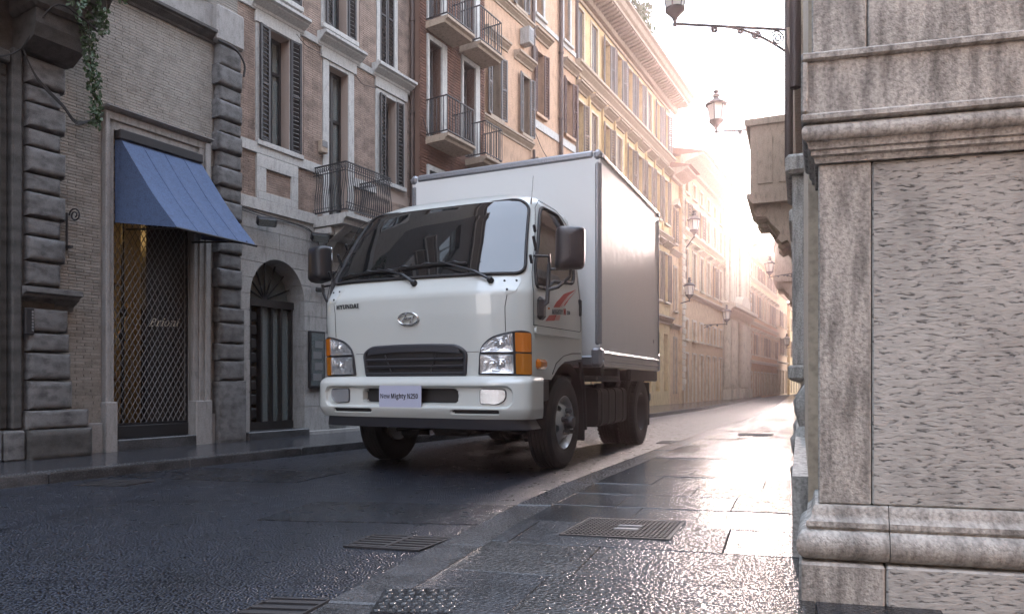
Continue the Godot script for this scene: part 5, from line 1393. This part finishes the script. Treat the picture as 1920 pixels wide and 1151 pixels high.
		put(o, "door_gap", strip(S, [Vector2(.78, 1.16), Vector2(.785, 1.45), Vector2(.77, 1.56), Vector2(.47, 2.13), Vector2(.33, 2.225), Vector2(-.1, 2.24), Vector2(-.27, 2.15), Vector2(-.315, 1.9), Vector2(-.33, 1.2), Vector2(-.30, 1.185), Vector2(.76, 1.165), Vector2(.78, 1.16)], .003, .0008), M.ink)
		put(o, "door_fold", patch(S, rounded([Vector2(.76, 1.10), Vector2(.76, 1.15), Vector2(-.31, 1.165), Vector2(-.31, 1.12)], [.02], 3), .014, 3, .016), M.paint)
		put(o, "arch_lip", strip(S, [Vector2(.38, .80), Vector2(.30, .885), Vector2(.12, .955), Vector2(-.1, .985), Vector2(-.33, .995)], .004, .001), M.ink)
		var hd := MB.new(); hd.x = Transform3D(Basis(Vector3(0, 0, 1), .0), Vector3(sg * .966, 1.40, -.30)); hd.bev(-.012, .018, -.075, .075, -.022, .022, .01); part(o, "door_handle", hd, M.plastic)
		for q in [[.60, 1.93, .03], [.66, 1.80, .06], [.775, 1.66, .035]]:
			var hg := MB.new(); hg.x = Transform3D(Basis(Vector3.RIGHT, .5), on_side(sg, Vector2(q[0], q[1]), .006)); hg.bev(-.010, .012, -q[2], q[2], -.010, .010, .005); part(o, "door_hinge", hg, M.plastic)
		# mirror
		var mr := MB.new(); mr.x = Transform3D(Basis(Vector3.UP, sg * .35), Vector3(sg * 1.19, 1.755 if sg > 0 else 1.80, .60))
		var prof := []
		var hd2 := rounded([Vector2(-.115, -.165), Vector2(.115, -.155), Vector2(.12, .155), Vector2(-.105, .165)], [.045], 6, .2)
		var lay := [[.96, -.045], [1.0, -.02], [1.0, .01], [.93, .05], [.75, .078], [.4, .09], [.01, .093]]
		var rws := []
		for l in lay:
			var row := []
			for p in hd2: row.append(Vector3(p.x * l[0], p.y * (l[0] * .5 + .5 if l[1] > .04 else l[0]), l[1] + (.012 if absf(p.x) < .06 and l[1] > 0 else 0.0)))
			row.append(row[0]); rws.append(row)
		mr.grid(rws); var mo := part(o, "mirror", mr, M.plastic, 50)
		var gl := MB.new(); gl.x = mr.x; gl.plate(hd2, -.050, -.043); part(mo, "mirror_glass", gl, M.chrome)
		var ar := MB.new()
		ar.tube([on_side(sg, Vector2(.70, 1.30), .02), Vector3(sg * 1.03, 1.34, .66), Vector3(sg * 1.03, 1.64, .62)], .017, 8)
		ar.tube([Vector3(sg * 1.03, 1.44, .65), Vector3(sg * 1.10, 1.46, .62), Vector3(sg * 1.18, 1.54, .57), Vector3(sg * 1.19, 1.62, .57)], .014, 8)
		ar.tube([Vector3(sg * 1.03, 1.60, .63), Vector3(sg * 1.17, 1.60, .58)], .010, 6); ar.tube([Vector3(sg * 1.03, 1.70, .62), on_side(sg, Vector2(.70, 1.70), .0)], .010, 6); ar.tube([Vector3(sg * 1.03, 1.64, .62), Vector3(sg * 1.03, 1.72, .62)], .012, 6)
		part(mo, "mirror_arm", ar, M.plastic, 60)
		var ba := MB.new(); ba.x = Transform3D(Basis(), Vector3(sg * .985, 1.31, .67)); ba.bev(-.03, .03, -.10, .075, -.05, .05, .025); part(mo, "mirror_mount", ba, M.plastic)
		# door stripes and script
		if sg > 0:
			put(o, "door_stripe", patch(right, [Vector2(.364, 1.338), Vector2(.225, 1.352), Vector2(.10, 1.425), Vector2(-.012, 1.474), Vector2(-.248, 1.558), Vector2(.093, 1.478), Vector2(.289, 1.391)], .003, 3, .003), M.red)
			put(o, "door_stripe", patch(right, [Vector2(.13, 1.372), Vector2(.096, 1.378), Vector2(-.001, 1.44), Vector2(-.236, 1.541), Vector2(-.05, 1.465), Vector2(.07, 1.412)], .003, 3, .003), M.red)
			put(o, "door_stripe", patch(right, [Vector2(.205, 1.356), Vector2(.175, 1.360), Vector2(.05, 1.434), Vector2(-.06, 1.484), Vector2(.07, 1.434)], .003, 3, .003), M.redpale)
			put(o, "door_stripe", patch(right, [Vector2(.541, 1.213), Vector2(.348, 1.232), Vector2(.293, 1.284), Vector2(.457, 1.265)], .003, 3, .003), M.red)
			put(o, "door_stripe", patch(right, [Vector2(.325, 1.236), Vector2(.235, 1.244), Vector2(.20, 1.290), Vector2(.275, 1.284)], .003, 3, .003), M.redpale)
			var b := Basis(Vector3(0, .075, -1), Vector3(0, 1, 0), Vector3(1, 0, 0))
			put(o, "lettering", words("MIGHTY", .058, true), M.inkgrey, Transform3D(b.scaled_local(Vector3(1.12, .95, 1)), on_side(1, Vector2(.275, 1.308), .0025)))
			put(o, "lettering", words("N", .072, true), M.red, Transform3D(b, on_side(1, Vector2(.10, 1.325), .0025)))
			put(o, "lettering", words("250", .046, true), M.inkgrey, Transform3D(b, on_side(1, Vector2(.005, 1.326), .0025)))
			put(o, "lettering", words("NEW", .018, true), M.amber, Transform3D(b, on_side(1, Vector2(.47, 1.318), .0025)))
	var an := MB.new(); an.tube([Vector3(.80, 2.2, .42), Vector3(.79, 2.42, .36)], .003, 5); an.tube([Vector3(.80, 2.17, .43), Vector3(.80, 2.22, .42)], .008, 6); part(o, "antenna", an, M.chrome)

func rr(p: Vector2, c: Vector2, s: Vector2, r: float) -> float:   # signed distance to a rounded rectangle
	var q := (p - c).abs() - s + Vector2(r, r); return Vector2(maxf(q.x, 0), maxf(q.y, 0)).length() + minf(maxf(q.x, q.y), 0) - r
func make_bumper(o: Node3D) -> void:
	# front bumper: a pressed surface with the lamp and intake recesses sunk into it
	var surf := func(ph: float, h: float) -> Vector3:
		var t := (h - .455) / .325
		var F := .985 - .05 * pow(clampf((t - .80) / .20, 0, 1), 2.0) - .035 * pow(clampf((.25 - t) / .25, 0, 1), 1.5)
		var W := .985 - .03 * pow(clampf((t - .85) / .15, 0, 1), 2.0) - .02 * pow(clampf((.25 - t) / .25, 0, 1), 1.5); var c := .20
		var k := clampf(absf(ph), 0, 1)
		if k <= .86:
			var a := k / .86 * PI / 2
			return Vector3(signf(ph) * W * pow(sin(a), 2.0 / 3.4), h, F - c + c * pow(maxf(cos(a), 0), 2.0 / 3.4))
		return Vector3(signf(ph) * W, h, F - c - (k - .86) / .14 * .16)
	var depth := func(p: Vector3) -> float:
		var q := Vector2(absf(p.x), p.y); var d := 0.0
		if p.z > .72:
			d = maxf(d, .030 * smoothstep(.012, -.006, rr(q, Vector2(.40, .622), Vector2(.455, .074), .055)))
			d = maxf(d, .085 * smoothstep(.010, -.006, rr(Vector2(p.x, p.y), Vector2(-.025, .628), Vector2(.44, .055), .045)))
			d = maxf(d, .020 * smoothstep(.006, -.004, rr(q, Vector2(.565, .508), Vector2(.19, .014), .008)))
		return d
	var NU := 280; var NV := 70; var rows := []; var dp := []
	for i in NV + 1:
		var row := []; var dr := []
		for j in NU + 1:
			var p: Vector3 = surf.call(lerpf(-1, 1, j / float(NU)), lerpf(.455, .78, i / float(NV))); var d: float = depth.call(p)
			dr.append(d); row.append(p - Vector3(0, 0, d))
		rows.append(row); dp.append(dr)
	var wh := MB.new(); var bk := MB.new()
	for i in NV:
		for j in NU:
			var dd: float = dp[i][j]; var deep: bool = dd > .06 or (dd > .010 and rows[i][j].y < .527)
			(bk if deep else wh).quad(rows[i][j], rows[i][j + 1], rows[i + 1][j + 1], rows[i + 1][j])
	for j in NU:   # return flange on top and underneath
		var a: Vector3 = rows[NV][j]; var b: Vector3 = rows[NV][j + 1]; wh.quad(a, b, b + Vector3(0, .004, -.09), a + Vector3(0, .004, -.09))
	var bu := part(o, "bumper", wh, M.paint, 35)
	part(bu, "intake", bk, M.black, 35)
	var va := MB.new(); var vr := []
	for i in 5:
		var row := []
		for j in 61:
			var p: Vector3 = surf.call(lerpf(-.97, .97, j / 60.0), .457); row.append(Vector3(p.x * (.985 - .01 * i), lerpf(.375, .458, i / 4.0), p.z - .035 + .008 * i))
		vr.append(row)
	va.grid(vr)
	part(o, "valance", va, M.grilleplastic, 40)
	for sg in [-1.0, 1.0]:
		var h := rounded([Vector2(sg * .605, .576), Vector2(sg * .74, .568), Vector2(sg * .80, .605), Vector2(sg * .80, .676), Vector2(sg * .605, .680)], [.02, .03, .03, .025, .02], 5, .03)
		var bp := func(p: Vector2, off: float) -> Vector3:
			var k := pow(clampf(absf(p.x) / .985, 0, 1), 3.4); return Vector3(p.x, p.y, .785 + .20 * pow(maxf(0, 1 - k), 1 / 3.4) - .03 + off)
		var fo := put(bu, "fog_lamp", patch(bp, grow(h, .008), .004, 4, .03), M.grilleplastic)
		put(bu, "fog_lamp_reflector", patch(bp, h, .008, 5, .01), M.reflector); put(bu, "fog_lamp_lens", patch(bp, h, .022, 5, .018), M.lens)
	# plate
	var pl := MB.new(); pl.bev(-.285, .108, .535, .715, .975, .984, .003); var po := part(o, "number_plate", pl, M.plate)
	put(po, "lettering", words("New", .052), M.ink, Transform3D(Basis().scaled(Vector3(.9, 1, 1)), Vector3(-.228, .625, .9845)))
	put(po, "lettering", words("Mighty N250", .052, true), M.ink, Transform3D(Basis().scaled(Vector3(.80, 1, 1)), Vector3(-.046, .625, .9845)))

func wheel(o: Node3D, at: Vector3, sg: float, dual: bool) -> void:   # at: centre; sg: outer side
	var R := .394
	var w := Node3D.new(); w.name = "wheel"; o.add_child(w, true)
	w.transform = Transform3D(Basis(Vector3(0, 0, 1), -sg * PI / 2), at)   # local y points outwards
	var tyre := func(y0: float, tread: bool) -> void:
		var p := [Vector2(.215, y0 - .090), Vector2(.24, y0 - .105), Vector2(.30, y0 - .112), Vector2(.355, y0 - .105), Vector2(.38, y0 - .092)]
		for i in 5:
			var a := -.085 + i * .035
			p.append(Vector2(R - .001, y0 + a)); p.append(Vector2(R, y0 + a + .026))
			if i < 4:
				p.append(Vector2(R - .010, y0 + a + .028)); p.append(Vector2(R - .010, y0 + a + .033))
		p += [Vector2(.38, y0 + .092), Vector2(.362, y0 + .102), Vector2(.358, y0 + .105), Vector2(.30, y0 + .112), Vector2(.24, y0 + .105), Vector2(.215, y0 + .090)]
		var mb := MB.new(); mb.lathe(p, 64)
		if tread:
			for i in 44:
				for s in [-1.0, 1.0]:
					mb.x = Transform3D(Basis(Vector3.UP, TAU * (i + (.25 if s > 0 else 0.0)) / 44), Vector3(0, y0, 0)); mb.box(R - .004, R + .004, s * .05, s * .098, -.016, .016) if s > 0 else mb.box(R - .004, R + .004, s * .098, s * .05, -.016, .016)
			mb.x = Transform3D()
		part(w, "tyre", mb, M.rubber, 30)
	tyre.call(0.0, dual)
	if dual: tyre.call(-.245, true)
	var rm := MB.new()
	if not dual:
		rm.lathe([Vector2(.05, -.09), Vector2(.20, -.09), Vector2(.205, .03), Vector2(.222, .085), Vector2(.228, .098), Vector2(.222, .102), Vector2(.212, .09), Vector2(.196, .04)], 48)
		part(w, "rim", rm, M.rim, 35)
		# dished disc with round hand holes
		var d := MB.new(); var NA := 120; var NR := 16
		var hole := func(a: float, r: float) -> float:
			var k := TAU / 5; var aa := fposmod(a + k / 2, k) - k / 2
			return Vector2(aa * r, r - .160).length()
		var prof := func(r: float) -> float:
			if r < .055: return .125
			if r < .105: return lerpf(.118, .112, (r - .055) / .05)
			return lerpf(.112, .030, pow((r - .105) / .093, 1.3))
		var hm := MB.new()
		for i in NA:
			for k in NR:
				var r0 := lerpf(.05, .198, k / float(NR)); var r1 := lerpf(.05, .198, (k + 1) / float(NR)); var a0 := TAU * i / NA; var a1 := TAU * (i + 1) / NA
				var inside: bool = hole.call((a0 + a1) / 2, (r0 + r1) / 2) < .030
				var P := func(a: float, r: float, dn: float) -> Vector3: return Vector3(cos(a) * r, prof.call(r) - dn, -sin(a) * r)
				var dn := .035 if inside else 0.0
				(hm if inside else d).quad(P.call(a0, r0, dn), P.call(a0, r1, dn), P.call(a1, r1, dn), P.call(a1, r0, dn))
		part(w, "wheel_disc", d, M.rim, 40); part(w, "hand_hole", hm, M.black)
		var hb := MB.new(); hb.lathe([Vector2(.075, .10), Vector2(.075, .122), Vector2(.055, .130), Vector2(.052, .165), Vector2(.045, .18), Vector2(0, .185)], 24); part(w, "hub", hb, M.rimdark, 40)
		for i in 5:
			var nb := MB.new(); nb.x = Transform3D(Basis(), Vector3(cos(TAU * (i + .5) / 5) * .098, .11, -sin(TAU * (i + .5) / 5) * .098)); nb.lathe([Vector2(.026, 0), Vector2(.024, .012), Vector2(.019, .013), Vector2(.018, .045), Vector2(.012, .052), Vector2(0, .053)], 6); part(w, "wheel_nut", nb, M.rimdark)
	else:
		rm.lathe([Vector2(.21, -.34), Vector2(.20, -.2), Vector2(.205, .06), Vector2(.225, .095), Vector2(.222, .102), Vector2(.21, .09), Vector2(.19, .0), Vector2(.16, -.06), Vector2(.11, -.075), Vector2(.10, -.06), Vector2(.08, -.02), Vector2(.04, -.0), Vector2(0, .0)], 40); part(w, "rim", rm, M.rimdark, 35)
		for i in 6:
			var nb := MB.new(); nb.x = Transform3D(Basis(), Vector3(cos(TAU * i / 6) * .135, -.07, -sin(TAU * i / 6) * .135)); nb.lathe([Vector2(.018, 0), Vector2(.016, .03), Vector2(0, .034)], 6); part(w, "wheel_nut", nb, M.rimdark)

func make_box(o: Node3D) -> void:
	var X := 1.05; var Z0 := -.68; var Z1 := -3.26; var Y0 := .885; var Y1 := 2.93
	var b := MB.new(); b.bev(-X + .012, X - .012, Y0 + .02, Y1 - .012, Z1 + .012, Z0 - .012, .004); var bo := part(o, "cargo_box", b, M.panelwhite)
	var sec := func(x0: float, x1: float, y0: float, y1: float, z0: float, z1: float, called: String, m: Material, k := .014) -> void:
		var q := MB.new(); q.bev(x0, x1, y0, y1, z0, z1, k); part(bo, called, q, m, 0)
	for sg in [-1.0, 1.0]:
		var xa: float = X - .075 if sg > 0 else -X; var xb: float = X if sg > 0 else -X + .075
		sec.call(xa, xb, Y0 + .19, Y1 - .1, Z0 - .07, Z0 + .004, "edge_rail", M.alu, .03); sec.call(xa, xb, Y0 + .19, Y1 - .1, Z1 - .004, Z1 + .07, "edge_rail", M.alu, .03)
		sec.call(X - .06 if sg > 0 else -X, X if sg > 0 else -X + .06, Y1 - .07, Y1, Z1 + .09, Z0 - .09, "edge_rail", M.alubright if sg > 0 else M.alu, .02)
		sec.call(xa - .006, xb + .006 if sg > 0 else xb + .006, Y1 - .098, Y1 + .004, Z0 - .09, Z0 + .010, "corner_cap", M.alu, .03); sec.call(xa - .006, xb + .006, Y1 - .098, Y1 + .004, Z1 - .010, Z1 + .09, "corner_cap", M.alu, .03)
		sec.call(xa - .03 if sg > 0 else xa - .008, xb + .008 if sg > 0 else xb + .03, Y0 - .005, Y0 + .185, Z0 - .10, Z0 + .012, "corner_cap", M.alu, .03)
		sec.call(xa - .006, xb + .008, Y0 - .005, Y0 + .22, Z1 - .010, Z1 + .07, "corner_cap", M.alu, .02)
		# ribbed lower side rail
		var r := MB.new(); var s: float = sg * (X - .01)
		var pr := [Vector2(0, 0), Vector2(.012, 0), Vector2(.012, .03), Vector2(.004, .035), Vector2(.004, .05), Vector2(.014, .055), Vector2(.014, .085), Vector2(.004, .09), Vector2(.004, .115), Vector2(.016, .12), Vector2(.018, .135), Vector2(.010, .15), Vector2(0, .155)]
		r.x = Transform3D(Basis(Vector3(0, 0, -1), Vector3.UP, Vector3(1, 0, 0)), Vector3(s, Y0, 0)) if sg > 0 else Transform3D(Basis(Vector3(0, 0, 1), Vector3.UP, Vector3(-1, 0, 0)), Vector3(s, Y0, 0))
		if sg > 0: r.ext(pr, -Z0 + .105, -Z1 - .075)
		else: r.ext(pr, Z1 + .075, Z0 - .105)
		part(bo, "lower_rail", r, M.panelwhite if sg < 0 else M.alubright)
		for k in [0, 1]:
			for j in [0, 1]:
				var rv := MB.new(); rv.x = Transform3D(Basis(Vector3(0, 0, 1), -sg * PI / 2), Vector3(sg * (X + .012), Y0 + .05 + j * .08, Z0 - .035 - k * .03)); rv.lathe([Vector2(.007, -.01), Vector2(.006, .004), Vector2(0, .005)], 8); part(bo, "rivet", rv, M.alubright)
	sec.call(-X + .075, X - .075, Y1 - .075, Y1 + .001, Z0 - .06, Z0 + .004, "edge_rail", M.alu, .02); sec.call(-X + .075, X - .075, Y0 - .002, Y0 + .11, Z0 - .06, Z0 + .004, "edge_rail", M.alu, .02)
	sec.call(-X + .075, X - .075, Y1 - .075, Y1 + .001, Z1 - .004, Z1 + .06, "edge_rail", M.alu, .02)
	for x in [-X + .028, X - .028]:
		var e := MB.new(); e.x = Transform3D(Basis(Vector3.RIGHT, PI / 2).scaled_local(Vector3(1, 1, .6)), Vector3(x, Y1 - .045, Z0 + .010)); e.lathe([Vector2(.026, 0), Vector2(.024, .004), Vector2(.016, .004), Vector2(.014, .001), Vector2(0, .001)], 20); part(bo, "maker_badge", e, M.alu, 30)
	put(bo, "lettering", words("SJ", .05, true), M.inkgrey, Transform3D(Basis(Vector3(0, 0, -1), Vector3.UP, Vector3(1, 0, 0)), Vector3(X - .0105, 1.25, -2.95)))

func make_chassis(o: Node3D) -> void:
	var sec := func(x0: float, x1: float, y0: float, y1: float, z0: float, z1: float, called: String, m: Material, k := .01) -> void:
		var q := MB.new(); q.bev(x0, x1, y0, y1, z0, z1, k); part(o, called, q, m)
	for sg in [-1.0, 1.0]: sec.call(sg * .38 - .03, sg * .38 + .03, .55, .72, -3.2, .8, "frame_rail", M.chassis)
	for z in [-.9, -1.5, -2.1, -2.9]: sec.call(-1.0, 1.0, .76, .88, z - .04, z + .04, "cross_beam", M.chassis)
	sec.call(-1.0, 1.0, .765, .885, -3.25, -3.05, "rear_beam", M.chassis); sec.call(.97, 1.02, .755, .884, -3.25, -1.9, "side_beam", M.chassis); sec.call(-1.02, -.97, .755, .884, -3.25, -1.9, "side_beam", M.chassis)
	sec.call(.38, 1.0, .745, .80, -1.55, -.75, "cross_beam", M.chassis)
	sec.call(-.9, .9, .50, .60, -3.42, -3.34, "rear_bumper", M.chassis); sec.call(.35, .43, .5, .75, -3.36, -3.2, "bumper_bracket", M.chassis); sec.call(-.43, -.35, .5, .75, -3.36, -3.2, "bumper_bracket", M.chassis)
	# front axle, springs, engine sump, radiator
	sec.call(-.70, .70, .29, .38, -.05, .05, "front_axle", M.chassis, .02)
	for sg in [-1.0, 1.0]:
		for k in 4: sec.call(sg * .42 - .035, sg * .42 + .035, .38 + k * .014, .392 + k * .014, -.55 + k * .08, .55 - k * .08, "leaf_spring", M.chassis, .003)
		sec.call(sg * .62 - .06, sg * .62 + .06, .22, .50, -.09, .09, "brake_caliper", M.chassis, .03)
		var st := MB.new(); st.tube([Vector3(sg * .66, .30, .16), Vector3(sg * .2, .34, .20), Vector3(sg * .02, .34, .2)], .018, 8); part(o, "steering_rod", st, M.chassis, 60)
		var sh := MB.new(); sh.tube([Vector3(sg * .50, .36, .12), Vector3(sg * .50, .75, .18)], .032, 10); part(o, "shock_absorber", sh, M.chassis, 60)
	sec.call(-.26, .26, .36, .8, -.6, .5, "engine", M.chassis, .05); sec.call(-.18, .20, .27, .37, -.3, .35, "oil_sump", M.chassis, .03)
	sec.call(-.88, .88, .62, .80, -.34, .70, "cab_floor", M.black, .02)
	sec.call(-.80, .80, .42, .62, .62, .70, "radiator", M.black, .01)
	var ra := MB.new(); ra.lathe([Vector2(0, -.72), Vector2(.055, -.7), Vector2(.055, -.16), Vector2(.15, -.1), Vector2(.16, .0), Vector2(.15, .1), Vector2(.055, .16), Vector2(.055, .7), Vector2(0, .72)], 18)
	var rx := put(o, "rear_axle", ra.mesh(40), M.chassis, Transform3D(Basis(Vector3(0, 0, 1), PI / 2), Vector3(0, .394, -2.6)))
	var ds := MB.new(); ds.tube([Vector3(0, .5, -.6), Vector3(0, .42, -2.5)], .04, 10); part(o, "drive_shaft", ds, M.chassis, 60)
	for sg in [-1.0, 1.0]:
		# front arch liner and corner filler behind the bumper
		var li := MB.new(); var rows := []
		for i in 15:
			var a := PI * (-.02 + 1.0 * i / 14); var r := .50
			rows.append([Vector3(sg * .62, .40 + r * sin(a), r * cos(a) - .02), Vector3(sg * .945, .40 + r * sin(a), r * cos(a) - .02)])
		if sg > 0: rows.reverse()
		li.grid(rows); part(o, "arch_liner", li, M.plastic, 60)
		sec.call(sg * .90 if sg > 0 else -.955, .955 if sg > 0 else -.90, .585, .758, .42, .80, "corner_panel", M.plastic, .015)
		sec.call(sg * .90 if sg > 0 else -.945, .945 if sg > 0 else -.90, .455, .575, .50, .80, "step", M.plastic, .015)
		sec.call(sg * .70 if sg > 0 else -.95, .95 if sg > 0 else -.70, .20, .80, -.505, -.475, "mud_flap", M.rubber, .008)
		var stt := MB.new(); stt.tube([Vector3(sg * .95, .92, -.36), Vector3(sg * .955, .66, -.46), Vector3(sg * .955, .3, -.50)], .016, 8); part(o, "flap_stay", stt, M.darkmetal, 60)
		# rear mudguard bracket
		sec.call(sg * .45 if sg > 0 else -.95, .95 if sg > 0 else -.45, .20, .74, -3.13, -3.11, "mud_flap", M.rubber, .006)
	# tank on the left, battery box on the right
	var poly := rounded([Vector2(-.25, .30), Vector2(.25, .30), Vector2(.25, .68), Vector2(-.25, .68)], [.07], 6, 1.0)
	var tk := MB.new(); tk.x = Transform3D(Basis(), Vector3(.70, 0, 0)); tk.plate(poly, -2.0, -.92); var to := part(o, "fuel_tank", tk, M.chassis, 40)
	for z in [-1.05, -1.3, -1.55, -1.85]:
		var st := MB.new(); st.x = tk.x; st.plate(grow(poly, .008), z - .02, z + .02); part(to, "strap", st, M.darkmetal, 40)
	var cp := MB.new(); cp.x = Transform3D(Basis(), Vector3(.86, .67, -1.2)); cp.lathe([Vector2(.045, 0), Vector2(.045, .05), Vector2(.03, .06), Vector2(0, .06)], 16); part(to, "filler_cap", cp, M.darkmetal, 40)
	sec.call(-.95, -.45, .32, .68, -1.6, -.9, "battery_box", M.chassis, .03)
	sec.call(-.6, .6, .84, 1.5, -.62, -.42, "air_duct", M.black, .04)

func make_truck() -> void:
	var o := thing("box_truck", "white cab-over box truck standing in the middle of the wet street", "truck", g(-.40, 6.27), deg_to_rad(-24.2))
	make_cab(o)
	make_bumper(o)
	make_box(o)
	make_chassis(o)
	for sg in [1.0, -1.0]:
		wheel(o, Vector3(sg * .835, .392, 0), sg, false); wheel(o, Vector3(sg * .87, .392, -2.6), sg, true)
